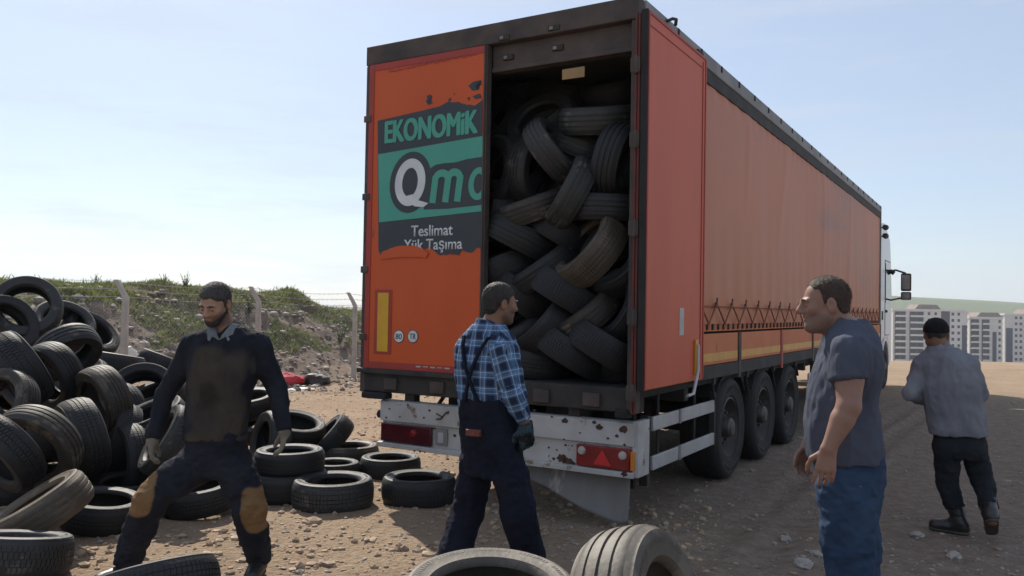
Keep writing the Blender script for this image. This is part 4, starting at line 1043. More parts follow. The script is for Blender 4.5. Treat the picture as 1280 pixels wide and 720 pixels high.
put([
    (33, 386, 8.1, 8, 66, .66, 'rib', 'dusty', 'upright tyre ring crowning the left pile, sky and grass seen through its hole'),
    (4, 408, 7.8, -40, 52, .62, 'block', 'black', 'tyre at the left picture edge just below the upright ring, hole facing right'),
    (78, 408, 8.7, -20, 40, .64, 'rib', 'dusty', 'tyre leaning behind the upright ring, its tread arching over the pile top'),
    (112, 420, 9.0, -38, 30, .62, 'block', 'black', 'tyre behind the pile top, only its sloping right shoulder showing against rubble'),
    (84, 440, 7.7, -150, 38, .62, 'worn', 'dusty', 'tipped tyre below the upright ring with sunlit pale rim edge and open top'),
    (20, 464, 6.9, 122, 12, .68, 'wide', 'black', 'big dark tyre standing at the left edge, broad tread facing the camera'),
    (66, 470, 7.3, 112, 34, .62, 'rib', 'black', 'dark tyre standing beside the broad tread tyre, hollow opening to the left'),
    (143, 455, 8.6, -10, -4, .60, 'rib', 'dusty', 'flat lying tyre at the pile shoulder just left of the fence post foot'),
    (203, 456, 9.3, -22, -4, .56, 'rib', 'dusty', 'small flat tyre behind the left shoulder of the bearded man'),
    (128, 500, 7.2, 108, 28, .62, 'rib', 'brown', 'brownish grooved tyre standing in the pile middle with hollow facing left'),
    (178, 492, 8.0, 10, 50, .64, 'van', 'black', 'black tyre facing the camera with scraps of white inside its hole'),
    (102, 548, 6.7, 104, 16, .66, 'rib', 'dusty', 'upright tyre in the pile centre, ribbed tread top lit by sun'),
    (46, 558, 6.3, 128, 48, .68, 'worn', 'brown', 'brown muddy tyre ring leaning in the lower pile, large dark hole facing left'),
    (4, 566, 6.0, 128, 22, .64, 'block', 'black', 'black tyre cut off by the left edge beside the muddy brown ring'),
    (190, 530, 7.3, 24, 10, .64, 'wide', 'black', 'black tyre slanting up behind the gloved left hand of the bearded man'),
    (162, 578, 7.0, 88, 20, .64, 'rib', 'black', 'black upright tyre deep in shade between pile and bearded man'),
    (52, 646, 5.6, 32, -2, .66, 'van', 'tan', 'sunlit tan tyre tipped on the ground in front of the pile, opening up and left'),
    (128, 646, 6.1, -6, 6, .58, 'rib', 'black', 'dark flat tyre on the ground right of the sunlit tan tipped tyre'),
    (20, 704, 4.95, -8, -8, .62, 'block', 'dusty', 'flat tyre in the bottom left corner with blocky shoulder tread'),
    (2, 506, 6.5, 60, 40, .58, 'rib', 'brown', 'tyre with pale worn bead just peeking in under the broad tread tyre at left'),
    (212, 552, 6.6, 60, 8, .60, 'chevron', 'dusty', 'dusty tyre with zigzag tread showing behind the man\'s gloved left hand'),
    (246, 632, 6.6, 6, 4, .62, 'rib', 'black', 'tyre seen between the straddled legs of the bearded man'),
    (160, 622, 6.8, 0, 4, .62, 'worn', 'black', 'dark flat tyre at the pile foot behind the tan knee patch'),
    (232, 478, 9.0, 78, 18, .62, 'rib', 'black', 'dark upright tyre just behind the bearded man\'s right flank, against the rubble'),
    (196, 498, 8.3, 20, 12, .62, 'worn', 'black', 'dark tyre lying aslant right of the tyre that faces the camera'),
    (150, 548, 7.2, 76, 8, .62, 'block', 'black', 'upright dark tyre between ribbed central tyre and the bearded man\'s glove'),
    (226, 552, 7.9, 84, 20, .62, 'rib', 'black', 'dark upright tyre hidden mostly by the bearded man\'s hip'),
    (104, 484, 8.2, 40, 20, .64, 'rib', 'black', 'dark tyre packed behind the brownish grooved tyre in mid pile'),
    (150, 520, 7.7, 95, 35, .62, 'rib', 'black', 'dark tyre wedged behind the brownish grooved tyre'),
], G1)
buried = 'dark tyre buried inside the left pile, glimpsed only through gaps between others'
for px, py, Y in ((20, 520, 7.6), (80, 600, 7.4), (60, 520, 8.0), (150, 570, 7.9), (100, 470, 8.6), (40, 440, 8.5), (190, 600, 7.6), (205, 585, 7.3), (228, 575, 7.8), (185, 560, 7.7), (222, 520, 8.4), (130, 545, 7.5), (70, 545, 7.3), (130, 610, 7.7), (20, 620, 6.9)):
    p = at(px, py, Y); p.z = max(p.z, .12); tyre(p, ax(trnd.uniform(-40, 40), trnd.uniform(0, 25)), .64, 'rib', 'black', buried, 'buried tyres of the left pile')
G2 = 'tyres on the ground between the pile and the lorry'
put([
    (416, 622, 6.9, 0, 0, .70, 'rib', 'dusty', 'flat tyre lying alone nearest the camera between bearded man and plaid man'),
    (360, 608, 7.2, 0, 0, .70, 'worn', 'black', 'flat tyre on the ground by the bearded man\'s knee, carrying another on top'),
    (362, 576, 7.25, 0, 0, .62, 'van', 'black', 'smooth black tyre stacked flat on another beside the man\'s gloved hand'),
    (413, 541, 8.7, 47, 4, .56, 'block', 'dusty', 'tyre standing tilted on its edge, tread slanting up to the right'),
    (368, 538, 8.6, -10, 14, .66, 'rib', 'black', 'tyre lying tilted behind the smooth black one, left of the leaning tyre'),
    (338, 552, 8.2, 78, 20, .60, 'block', 'dusty', 'upright tyre close behind the bearded man\'s forearm, half hidden'),
    (418, 584, 8.0, 0, 0, .50, 'rib', 'dusty', 'small flat tyre right behind the lone foremost flat tyre'),
    (436, 573, 8.7, 0, 0, .64, 'rib', 'brown', 'flat tyre lying below the leaning tyre, left of the bumper'),
    (488, 580, 8.2, 0, 0, .60, 'rib', 'dusty', 'flat tyre half tucked under the left end of the white bumper'),
    (524, 603, 7.1, 0, 0, .64, 'block', 'black', 'flat tyre under the bumper beside the crumpled white paper'),
    (312, 505, 9.2, 8, 10, .62, 'rib', 'black', 'dark tyre behind the bearded man\'s elbow at the back of the ground tyres'),
    (330, 530, 9.0, 15, 25, .60, 'rib', 'black', 'dark tyre lying behind the upright one by the man\'s forearm'),
    (300, 600, 7.6, 0, 0, .64, 'rib', 'black', 'flat tyre directly behind the bearded man\'s thigh'),
], G2)
G3 = 'tyres in the near foreground'
put([
    (197, 734, 3.45, 8, -22, .50, 'rib', 'black', 'dark tyre at the bottom edge in front of the bearded man\'s left foot'),
    (612, 766, 2.75, 0, 8, .60, 'chevron', 'pale', 'pale dusty tyre lying at the bottom edge right in front of the plaid man'),
], G3)
tyre(at(806, 796, 2.70), Vector((.82, -.45, .28)), .70, 'worn', 'pale', 'pale worn tyre tilted up at the bottom edge, hollow facing right, grooved tread left', G3)
# the stacks that carry the near tyres
def stack(px, py, Y, n, lab):
    p = at(px, py, Y)
    for k in range(n): tyre((p.x + trnd.uniform(-.03, .03), p.y + trnd.uniform(-.03, .03), .10 + k * .2), (0, 0, 1), .62, 'rib', 'dusty', lab, 'stacked tyres under the foreground tyres')
stack(612, 760, 2.72, 3, 'flat dusty tyre in the stack carrying the pale dusty foreground tyre')
stack(806, 741, 2.75, 2, 'flat dusty tyre in the stack carrying the tilted worn foreground tyre')
stack(194, 722, 3.45, 2, 'flat dusty tyre in the stack carrying the dark foreground tyre')

# tyres packed in the trailer, laced in a herringbone
G4 = 'scrap tyres packed in the trailer'
def load(rows):
    for px, py, yt, ang, out, dia, kind, mat, label in rows:
        x, z = tl(px, py, yt); p = T2W((x, yt, z))
        lim = W - .10
        tyre(p, ax(ang, out), dia, kind, mat, label, G4)
load([
    (622, 216, .38, 84, 36, .66, 'van', 'black', 'tall tyre ring on edge at the left of the load, beside the closed door edge'),
    (622, 150, .75, 60, 40, .62, 'rib', 'black', 'shaded tyre high in the load\'s upper left corner by the door edge'),
    (680, 158, .55, 40, 46, .66, 'van', 'dusty', 'arched tyre near the load\'s top, sidewall bowed over a diagonal tyre'),
    (748, 150, .45, 4, 14, .66, 'van', 'dusty', 'broad tyre lying across the top right of the load with grey scuffs'),
    (692, 190, .30, -52, 20, .62, 'worn', 'dusty', 'diagonal tyre with chalky scuffs leaning below the arched one at the top'),
    (670, 214, .46, -98, 40, .64, 'rib', 'dusty', 'tyre ring with dark hole and grey worn rim left of the diagonal scuffed tyre'),
    (729, 188, .55, -24, 8, .60, 'worn', 'dusty', 'ribbed tyre sloping down right, tucked between scuffed and tall right tyre'),
    (772, 204, .36, -106, 24, .66, 'van', 'black', 'tall smooth tyre standing at the right of the load under the top one'),
    (714, 241, .22, 63, 4, .62, 'worn', 'dusty', 'steep ribbed tyre in the load\'s middle pointing up right'),
    (668, 261, .26, 20, 6, .60, 'worn', 'brown', 'grey-brown scuffed tyre slanting up right in the load centre left'),
    (758, 261, .34, -2, 4, .62, 'worn', 'black', 'level ribbed tyre at the right above the tan one'),
    (652, 298, .30, -26, 4, .66, 'worn', 'black', 'tyre sloping down right, left of load centre at the poster\'s lower lettering height'),
    (696, 288, .38, -30, 4, .60, 'rib', 'black', 'tyre sloping down right just left of the tan tyre\'s top'),
    (738, 314, .16, 52, 14, .66, 'rib', 'tan', 'tan dusty tyre leaning steeply in the load, the palest of all'),
    (770, 324, .30, 56, 40, .64, 'block', 'black', 'black tyre showing its sidewall directly right of the tan tyre'),
    (680, 336, .26, 36, 4, .60, 'worn', 'black', 'tyre slanting up right to the left of the tan tyre'),
    (634, 330, .36, 22, 6, .62, 'rib', 'black', 'dark tyre above the plaid man\'s head at the left of the load'),
    (708, 366, .22, -30, 4, .62, 'rib', 'black', 'tyre sloping down right directly under the tan tyre'),
    (732, 394, .26, 40, 6, .60, 'worn', 'brown', 'tyre slanting up right with a tan rubbed patch, lower right of load'),
    (774, 384, .28, 68, 24, .64, 'rib', 'black', 'dark steep tyre at the lower right beside the corner post'),
    (684, 404, .24, 50, 5, .62, 'rib', 'black', 'tyre slanting up right in front of the plaid man\'s face'),
    (716, 440, .24, -30, 4, .64, 'block', 'black', 'tyre sloping down right on the load floor nearest the middle'),
    (757, 433, .20, -30, 5, .62, 'rib', 'black', 'tyre sloping down right at the bottom right corner of the load'),
    (654, 368, .34, -35, 8, .62, 'rib', 'black', 'dark tyre just right of the plaid man\'s hair'),
    (650, 414, .36, 30, 10, .62, 'block', 'black', 'dark tyre behind the plaid man\'s chin and collar'),
    (668, 448, .34, -6, 8, .64, 'rib', 'black', 'dark tyre lying on the load floor beside the plaid man\'s chest'),
    (622, 268, .48, 78, 12, .62, 'rib', 'black', 'dark upright tyre by the door edge below the tall ring'),
    (622, 400, .40, -60, 14, .62, 'rib', 'black', 'dark tyre hidden largely behind the plaid man\'s head'),
    (618, 448, .42, 20, 8, .62, 'rib', 'black', 'dark tyre on the load floor behind the plaid man\'s shoulder'),
    (782, 445, .45, 30, 10, .60, 'rib', 'black', 'dark tyre in the bottom corner behind the right corner post'),
    (640, 118, 1.1, 12, 20, .64, 'rib', 'black', 'dim tyre in the second row just under the roof at left'),
    (705, 120, 1.1, -8, 16, .64, 'rib', 'black', 'dim tyre in the second row below the cardboard tag'),
    (770, 116, 1.05, 14, 16, .64, 'rib', 'black', 'dim tyre in the second row under the roof at right'),
])
deep = 'dark tyre in the second row of the load, only glimpsed through gaps'
for i, (px, py) in enumerate([(625, 185), (690, 150), (760, 175), (650, 235), (705, 215), (765, 235), (630, 290), (690, 265), (735, 285), (775, 290), (640, 355), (700, 335), (755, 355), (660, 395), (715, 400), (770, 410), (640, 435), (690, 440), (745, 445)]):
    x, z = tl(px, py, .72); z = max(z, ZB + .2)
    tyre(T2W((max(-W + .36, min(W - .36, x)), .85, z)), ax(40 if i % 2 else -40, 10), .64, 'rib', 'black', deep, 'second row of tyres in the trailer')
# ------------------------------------------------------------------ people: smooth distance-field bodies
class Field:
    def __init__(s, lo, hi, h):
        s.lo = np.array(lo, float); s.h = h
        n = np.ceil((np.array(hi) - s.lo) / h).astype(int) + 1
        s.ax = [s.lo[i] + h * np.arange(n[i]) for i in range(3)]
        s.D = np.full(n, .25, np.float32)
    def _sl(s, lo, hi):
        sl = []; g = []
        for i in range(3):
            a = int(max(0, math.floor((lo[i] - s.lo[i]) / s.h))); b = int(min(s.D.shape[i], math.ceil((hi[i] - s.lo[i]) / s.h) + 1))
            if b <= a: return None
            sl.append(slice(a, b)); g.append(s.ax[i][a:b])
        return tuple(sl), (g[0][:, None, None], g[1][None, :, None], g[2][None, None, :])
    def put(s, fn, lo, hi, k=.02, op='u'):
        r = s._sl(np.array(lo) - k - .03, np.array(hi) + k + .03)
        if r is None: return
        sl, (X, Y, Z) = r; d = fn(X, Y, Z).astype(np.float32); a = s.D[sl]
        if op == 'u':
            h = np.maximum(k - np.abs(a - d), 0) / k; s.D[sl] = np.minimum(a, d) - h * h * k * .25
        else:   # carve
            d = -d; h = np.maximum(k - np.abs(a - d), 0) / k; s.D[sl] = np.maximum(a, d) + h * h * k * .25
    def cone(s, a, b, ra, rb, k=.02, op='u', flat=None):
        a = np.asarray(a, float); b = np.asarray(b, float); ab = b - a; L2 = max(ab @ ab, 1e-9); m = max(ra, rb)
        def fn(X, Y, Z):
            x, y, z = X - a[0], Y - a[1], Z - a[2]
            t = np.clip((x * ab[0] + y * ab[1] + z * ab[2]) / L2, 0, 1)
            u, v, w = x - t * ab[0], y - t * ab[1], z - t * ab[2]
            if flat is not None:
                n, f = flat; dn = u * n[0] + v * n[1] + w * n[2]; g = (1 / f - 1) * dn
                u, v, w = u + g * n[0], v + g * n[1], w + g * n[2]
            return np.sqrt(u * u + v * v + w * w) - (ra + (rb - ra) * t)
        s.put(fn, np.minimum(a, b) - m, np.maximum(a, b) + m, k, op)
    def chain(s, pts, rs, k=.02, flat=None):
        P = [np.asarray(p, float) for p in pts]; rs = list(rs)
        def fn(X, Y, Z):
            out = None
            for i in range(len(P) - 1):
                a = P[i]; ab = P[i + 1] - a; L2 = max(ab @ ab, 1e-9); x, y, z = X - a[0], Y - a[1], Z - a[2]
                t = np.clip((x * ab[0] + y * ab[1] + z * ab[2]) / L2, 0, 1); e = t * t * (3 - 2 * t) if len(P) > 3 else t
                d = np.sqrt((x - t * ab[0]) ** 2 + (y - t * ab[1]) ** 2 + (z - t * ab[2]) ** 2) - (rs[i] + (rs[i + 1] - rs[i]) * e)
                if out is None: out = d
                else:
                    h = np.maximum(.012 - np.abs(out - d), 0) / .012; out = np.minimum(out, d) - h * h * .003
            return out
        m = max(rs); s.put(fn, np.min(P, 0) - m, np.max(P, 0) + m, k)
    def ell(s, c, r, R=None, k=.02, op='u'):
        c = np.asarray(c, float); r = np.asarray(r, float); R = np.eye(3) if R is None else R; m = r.max()
        def fn(X, Y, Z):
            x, y, z = X - c[0], Y - c[1], Z - c[2]
            q = [(R[0, i] * x + R[1, i] * y + R[2, i] * z) / r[i] for i in range(3)]
            k0 = np.sqrt(q[0] ** 2 + q[1] ** 2 + q[2] ** 2) + 1e-9
            k1 = np.sqrt((q[0] / r[0]) ** 2 + (q[1] / r[1]) ** 2 + (q[2] / r[2]) ** 2) + 1e-9
            return k0 * (k0 - 1) / k1
        s.put(fn, c - m, c + m, k, op)
    def loft(s, lv, k=.03, grow=0.0, zlo=None, zhi=None):
        # lv rows: z, cx, cy, rx, ry, yaw(deg), power
        lv = np.array(sorted(lv), float); z0, z1 = lv[0, 0], lv[-1, 0]; m = lv[:, 3:5].max() + .05 + grow
        zf = np.linspace(z0, z1, 160); P = np.stack([np.interp(zf, lv[:, 0], lv[:, i]) for i in range(1, 7)], 1)
        kern = np.exp(-np.linspace(-2, 2, 25) ** 2); kern /= kern.sum()
        P = np.stack([np.convolve(np.pad(P[:, i], 12, 'edge'), kern, 'valid') for i in range(6)], 1)
        def fn(X, Y, Z):
            p = [np.interp(Z, zf, P[:, i]) for i in range(6)]
            x, y = X - p[0], Y - p[1]; c, s_ = np.cos(np.radians(p[4])), np.sin(np.radians(p[4]))
            u, v = x * c + y * s_, -x * s_ + y * c; a, b = p[2] + grow, p[3] + grow
            d = ((np.abs(u / a) ** p[5] + np.abs(v / b) ** p[5] + 1e-9) ** (1 / p[5]) - 1) * np.minimum(a, b)
            return np.maximum(d, np.maximum((z0 if zlo is None else zlo) - Z, Z - (z1 if zhi is None else zhi)))
        cx, cy = lv[:, 1].mean(), lv[:, 2].mean()
        s.put(fn, (lv[:, 1].min() - m, lv[:, 2].min() - m, z0), (lv[:, 1].max() + m, lv[:, 2].max() + m, z1), k)
    def clip(s, fn):          # keep where fn < 0
        X, Y, Z = s.ax[0][:, None, None], s.ax[1][None, :, None], s.ax[2][None, None, :]
        s.D = np.maximum(s.D, fn(X, Y, Z)).astype(np.float32)
    def half(s, p, n, within=None):   # cut away the side the normal points to (inside a ball if given)
        p = np.asarray(p, float); n = np.asarray(n, float); n = n / np.linalg.norm(n)
        def fn(X, Y, Z):
            d = (X - p[0]) * n[0] + (Y - p[1]) * n[1] + (Z - p[2]) * n[2]
            if within: d = np.where((X - p[0]) ** 2 + (Y - p[1]) ** 2 + (Z - p[2]) ** 2 < within ** 2, d, -1)
            return d
        s.clip(fn)
    def surf(s, smooth=2):
        D = s.D; D[0], D[-1] = .1, .1; D[:, 0], D[:, -1] = .1, .1; D[:, :, 0], D[:, :, -1] = .1, .1
        S = (D < 0)
        c = [(i, j, k) for i in (0, 1) for j in (0, 1) for k in (0, 1)]
        n = np.array(D.shape) - 1
        cnt = np.zeros(n, np.int8)
        for i, j, k in c: cnt += S[i:i + n[0], j:j + n[1], k:k + n[2]]
        I = np.argwhere((cnt > 0) & (cnt < 8)); idx = np.full(n, -1, np.int32); idx[tuple(I.T)] = np.arange(len(I))
        acc = np.zeros((len(I), 3)); num = np.zeros(len(I))
        for a in c:
            for axis in range(3):
                if a[axis]: continue
                b = list(a); b[axis] = 1
                da = D[I[:, 0] + a[0], I[:, 1] + a[1], I[:, 2] + a[2]]; db = D[I[:, 0] + b[0], I[:, 1] + b[1], I[:, 2] + b[2]]
                m = (da < 0) != (db < 0); t = np.where(m, da / np.where(m, da - db, 1), 0)
                p = np.array(a, float)[None] + np.zeros((len(I), 3)); p[:, axis] += t
                acc += p * m[:, None]; num += m
        V = s.lo + (I + acc / num[:, None]) * s.h
        F = []
        for axis in range(3):
            a0 = [slice(1, n[0]), slice(1, n[1]), slice(1, n[2])]; a0[axis] = slice(0, n[axis]); a1 = list(a0); a1[axis] = slice(1, n[axis] + 1)
            A, B = S[tuple(a0)], S[tuple(a1)]; E = np.argwhere(A != B); off = np.array([1, 1, 1]); off[axis] = 0; E = E + off
            u, v = [(1, 2), (2, 0), (0, 1)][axis]
            def cell(du, dv):
                q_ = E.copy(); q_[:, u] -= du; q_[:, v] -= dv; return idx[q_[:, 0], q_[:, 1], q_[:, 2]]
            q4 = np.stack([cell(1, 1), cell(0, 1), cell(0, 0), cell(1, 0)], 1)
            inside = S[E[:, 0], E[:, 1], E[:, 2]]
            q4[~inside] = q4[~inside][:, ::-1]; F.append(q4)
        F = np.concatenate(F); F = F[(F >= 0).all(1)]
        for _ in range(smooth):
            acc = np.zeros_like(V); num = np.zeros(len(V))
            for i in range(4):
                np.add.at(acc, F[:, i], V[F[:, (i + 1) % 4]]); np.add.at(acc, F[:, i], V[F[:, i - 1]]); np.add.at(num, F[:, i], 2)
            V = V * .5 + .5 * acc / np.maximum(num, 1)[:, None]
        return V, F
def fuzz(o, n, L, w, down, seed, R, c):
    # short strands rooted on a hair surface, part of the same mesh
    me = o.data; r = np.random.default_rng(seed); nv = len(me.vertices); V = np.zeros(nv * 3); me.vertices.foreach_get('co', V); V = V.reshape(-1, 3)
    nf = len(me.polygons); F = np.zeros(nf * 4, np.int32); me.polygons.foreach_get('vertices', F); F = F.reshape(-1, 4); N = vnormals(V, F)
    pick = r.integers(0, nv, n); P, Q = V[pick], N[pick]; keep = ((P - c) @ R)[:, 2] > -9; d = Q * .55 + (R @ np.array([0, .5, -down]))[None] * .6 + r.normal(0, .28, (n, 3))
    d /= np.linalg.norm(d, axis=1, keepdims=True); s_ = np.cross(d, r.normal(0, 1, (n, 3))); s_ /= np.linalg.norm(s_, axis=1, keepdims=True); ln = (L * r.uniform(.5, 1.2, n))[:, None]
    B = P - Q * .001; W_ = np.stack([B - s_ * w, B + s_ * w, B + d * ln * .6 + s_ * w * .7, B + d * ln], 1).reshape(-1, 3)
    V2 = np.concatenate([V, W_]); F2 = np.concatenate([F, nv + np.arange(n)[:, None] * 4 + np.arange(4)[None]]); m2 = np_mesh(me.name, V2, F2, list(me.materials)); o.data = m2; bpy.data.meshes.remove(me)
def vnormals(V, F):
    fn = np.cross(V[F[:, 2]] - V[F[:, 0]], V[F[:, 3]] - V[F[:, 1]]); N = np.zeros_like(V)
    for i in range(4): np.add.at(N, F[:, i], fn)
    return N / (np.linalg.norm(N, axis=1, keepdims=True) + 1e-12)
def cloth(name, fld, mat, parent, folds=(), attrs=None, smooth=2):
    V, F = fld.surf(smooth)
    if len(F) == 0: return None
    for amp, scale, seed in folds:
        N = vnormals(V, F); P = V * np.array(scale); P = P + .6 * np.stack([fbm(P + 9, 2, seed + 5), fbm(P + 4, 2, seed + 6), fbm(P + 2, 2, seed + 7)], 1)
        f = fbm(P, 3, seed); f = np.where(f > 0, f, f * .6) 
        V = V + N * (amp * ((1 - np.abs(f) * 5) - .45))[:, None]
    me = np_mesh(name, V, F, mat); N = vnormals(V, F)
    for k, fn in (attrs or {}).items():
        val = np.asarray(fn(V, N), np.float32)
        if val.ndim == 1: a = me.attributes.new(k, 'FLOAT', 'POINT'); a.data.foreach_set('value', val)
        else: a = me.attributes.new(k, 'FLOAT_VECTOR', 'POINT'); a.data.foreach_set('vector', val.ravel())
    return link_mesh(name, me, parent)
nrm = lambda v: np.asarray(v, float) / np.linalg.norm(v)
def head_frame(fwd, roll=0.0):
    f = nrm(fwd); y = -f; x = nrm(np.cross(y, [0, 0, 1])); z = np.cross(x, y)
    c, s_ = math.cos(R_(roll)), math.sin(R_(roll)); x, z = x * c + z * s_, z * c - x * s_
    return np.stack([x, y, z], 1)
def add_head(f, c, R, sc=1.0, fat=0.0, nose=1.0):
    P = lambda x, y, z: c + R @ (np.array([x, y, z]) * sc)
    E = lambda p, r, k=.02, op='u': f.ell(P(*p), np.array(r) * sc, R, k, op)
    C = lambda a, b, ra, rb, k=.015: f.cone(P(*a), P(*b), ra * sc, rb * sc, k)
    E((0, .012, .032), (.075, .096, .087)); E((0, -.030, -.030), (.056 + fat * .3, .064, .080), .03)
    E((0, -.070, -.093), (.024 + fat * .3, .022, .020), .02)
    for s_ in (-1, 1):
        C((s_ * (.050 + fat * .4), .0, -.055), (s_ * .016, -.066, -.092), .018 + fat * .3, .015 + fat * .3, .03)
        E((s_ * .043, -.060, -.016), (.019, .020, .017), .025)
        E((s_ * .034, -.099, .004), (.021, .016, .013), .016, 'c')
        C((s_ * .012, -.089, .022), (s_ * .046, -.080, .024), .0105, .009, .012)
        E((s_ * .0125 * nose, -.100, -.027), (.010 * nose, .013, .0095), .008)
        E((s_ * .081, .016, -.004), (.010, .022, .035), .006); E((s_ * .089, .010, .000), (.006, .011, .018), .005, 'c')
        E((s_ * .033, -.079, .003), (.0155, .013, .0115), .006)
    C((0, -.090, .020), (0, -.111 - .02 * (nose - 1), -.021), .0090 * nose, .0132 * nose, .012)
    C((-.019, -.089, -.0505), (.019, -.089, -.0505), .0075, .0075, .008); C((-.016, -.089, -.0645), (.016, -.089, -.0645), .0085, .0085, .008)
    E((0, -.103, -.0575), (.026, .012, .0028), .004, 'c'); E((0, -.103, -.078), (.022, .011, .006), .012, 'c')
    return P
def hair_field(c, R, hl, thick=.008, sc=1.0, h=.0035, rough=0.0, lower=True):
    f = Field(c - .17, c + .17, h)
    f.ell(c + R @ (np.array([0, .014, .034]) * sc), np.array([.075 + thick, .096 + thick, .087 + thick]) * sc, R)
    if lower: f.ell(c + R @ (np.array([0, .042, -.035]) * sc), np.array([.063 + thick, .055 + thick, .06]) * sc, R, .02)
    def fn(X, Y, Z):
        x, y, z = X - c[0], Y - c[1], Z - c[2]
        lx, ly, lz = [(R[0, i] * x + R[1, i] * y + R[2, i] * z) / sc for i in range(3)]
        e = hl(lx, ly); return e - lz
    X, Y, Z = f.ax[0][:, None, None], f.ax[1][None, :, None], f.ax[2][None, None, :]
    e = fn(X, Y, Z); f.D = np.maximum(f.D + (thick + .004) * (1 - sstep(-.002, .030, -e)), e * .8).astype(np.float32); return f
def hairline(front, temple, ear, nape):
    def hl(lx, ly):
        v = np.interp(ly, [-.11, -.085, -.05, -.022, -.012, .012, .03, .06, .12], [front, front, (front + temple) / 2, temple, ear - .02, ear + .012, ear - .005, nape, nape])
        return v + .006 * np.sin(lx * 90)
    return hl
def add_hand(f, wrist, d, n, thumb_side, curl=25, sc=1.0, grow=0.0, spread=0.0):
    """d: towards the fingers, n: out of the palm, thumb_side: +1/-1 along cross(d, n)"""
    wrist = np.asarray(wrist, float); d = nrm(d); n = np.asarray(n, float); n = nrm(n - d * (n @ d)); s_ = np.cross(d, n) * thumb_side
    for i, t in enumerate((.030, .010, -.010, -.029)):
        f.cone(wrist + (d * .012 + s_ * t * .55) * sc, wrist + (d * (.086 - .004 * (i == 3)) + s_ * t) * sc, (.0145 + grow) * sc, (.0115 + grow) * sc, .014)
    for i, (t, L) in enumerate(zip((.031, .010, -.011, -.030), (.070, .078, .072, .056))):
        p = wrist + (d * .086 + s_ * t) * sc; a = 0; q_ = nrm(d + s_ * (t * (2 + spread)))
        for j, (fr, rr) in enumerate(((.44, .0096), (.31, .0088), (.25, .0078))):
            a += curl * (.7, 1.1, .8)[j] * (1 + .12 * i); v = q_ * math.cos(R_(a)) + n * math.sin(R_(a)); e = p + v * L * fr * sc
            f.cone(p, e, (rr + grow) * sc, (rr - .0008 + grow) * sc, .0035); p = e
    p = wrist + (d * .028 + s_ * .026 + n * .006) * sc
    for v, L, rr in ((d * .62 + s_ * .62 + n * .35, .042, .0125), (d * .85 + s_ * .25 + n * .38, .032, .0105), (d * .95 + n * .3, .025, .009)):
        e = p + nrm(v) * L * sc; f.cone(p, e, (rr + grow) * sc, (rr - .0012 + grow) * sc, .006); p = e

def skin_mat(name, c, dark):
    m = mk(name, c, tuple(x * .88 for x in c), 14, rough=.55, bump=.06, bscale=160, spec=.4)
    nt = m.node_tree; N = nt.nodes; L = nt.links; b = N['Principled BSDF']
    src = b.inputs['Base Color'].links[0].from_socket
    for att, col in (('lip', (c[0] * .75, c[1] * .5, c[2] * .5)), ('stubble', dark)):
        a = N.new('ShaderNodeAttribute'); a.attribute_name = att; x = N.new('ShaderNodeMix'); x.data_type = 'RGBA'; x.inputs['B'].default_value = (*col, 1)
        L.new(a.outputs['Fac'], x.inputs['Factor']); L.new(src, x.inputs['A']); src = x.outputs['Result']
    L.new(src, b.inputs['Base Color'])
    b.inputs['Subsurface Weight'].default_value = .08; b.inputs['Subsurface Radius'].default_value = (.012, .005, .003); b.inputs['Subsurface Scale'].default_value = .6
    return m
def head_attrs(c, R, stub=0.0, sc=1.0):
    def loc(V): return (V - c) @ R / sc
    def lip(V, N):
        q_ = loc(V); return .8 * np.exp(-((q_[:, 2] + .058) / .011) ** 2 - (q_[:, 0] / .022) ** 4) * (q_[:, 1] < -.07)
    def st(V, N):
        q_ = loc(V); m = sstep(-.028, -.048, q_[:, 2] + .25 * np.clip(q_[:, 1] + .02, 0, .1)) * sstep(.03, -.005, q_[:, 1]) * sstep(-.15, -.11, q_[:, 2])
        m = m * (1 - np.exp(-((q_[:, 2] + .058) / .010) ** 2 - (q_[:, 0] / .022) ** 4)); return stub * m * (np.abs(q_[:, 0]) < .1)
    return {'lip': lip, 'stubble': st}
M_EYE = mk('eye_white', (.30, .27, .25), (.28, .25, .23), 20, rough=.25); M_IRIS = mk('eye_dark', (.02, .012, .008), (.03, .018, .012), 20, rough=.2)
M_HAIR = mk('hair_black', (.014, .011, .010), (.035, .028, .024), 60, rough=.6, bump=.6, bscale=220, stretch=(1, 1, .5))
M_HAIRB = mk('hair_brown', (.040, .024, .017), (.075, .046, .032), 60, rough=.6, bump=.6, bscale=220)
M_HAIRG = mk('hair_dusty', (.035, .032, .030), (.085, .078, .072), 60, rough=.7, bump=.6, bscale=200)
def eyes(parent, P, R, sc=1.0, look=0.0, lid=True):
    for s_ in (-1, 1):
        b = MB(); c = Vector(P(s_ * .033, -.0795, .002))
        bm = bmesh.new(); bmesh.ops.create_uvsphere(bm, u_segments=16, v_segments=10, radius=.0118 * sc); me = bpy.data.meshes.new('eye')
        f_ = Vector(R @ np.array([look, -1, -.25])).normalized()
        for v in bm.verts: v.co += c
        bm.to_mesh(me); bm.free(); me.materials.append(M_EYE); me.materials.append(M_IRIS)
        for p in me.polygons:
            p.use_smooth = True
            if (p.center - c).normalized().dot(f_) > .80: p.material_index = 1
        link_mesh('eye', me, parent)
def brows(parent, P, mat, sc=1.0):
    for s_ in (-1, 1):
        b = MB(); b.tube([P(s_ * .010, -.0985, .0225), P(s_ * .026, -.0985, .029), P(s_ * .042, -.0905, .027), P(s_ * .052, -.080, .020)], [.0035 * sc, .0052 * sc, .0042 * sc, .002 * sc], 6)
        b.build('eyebrow', mat, parent)

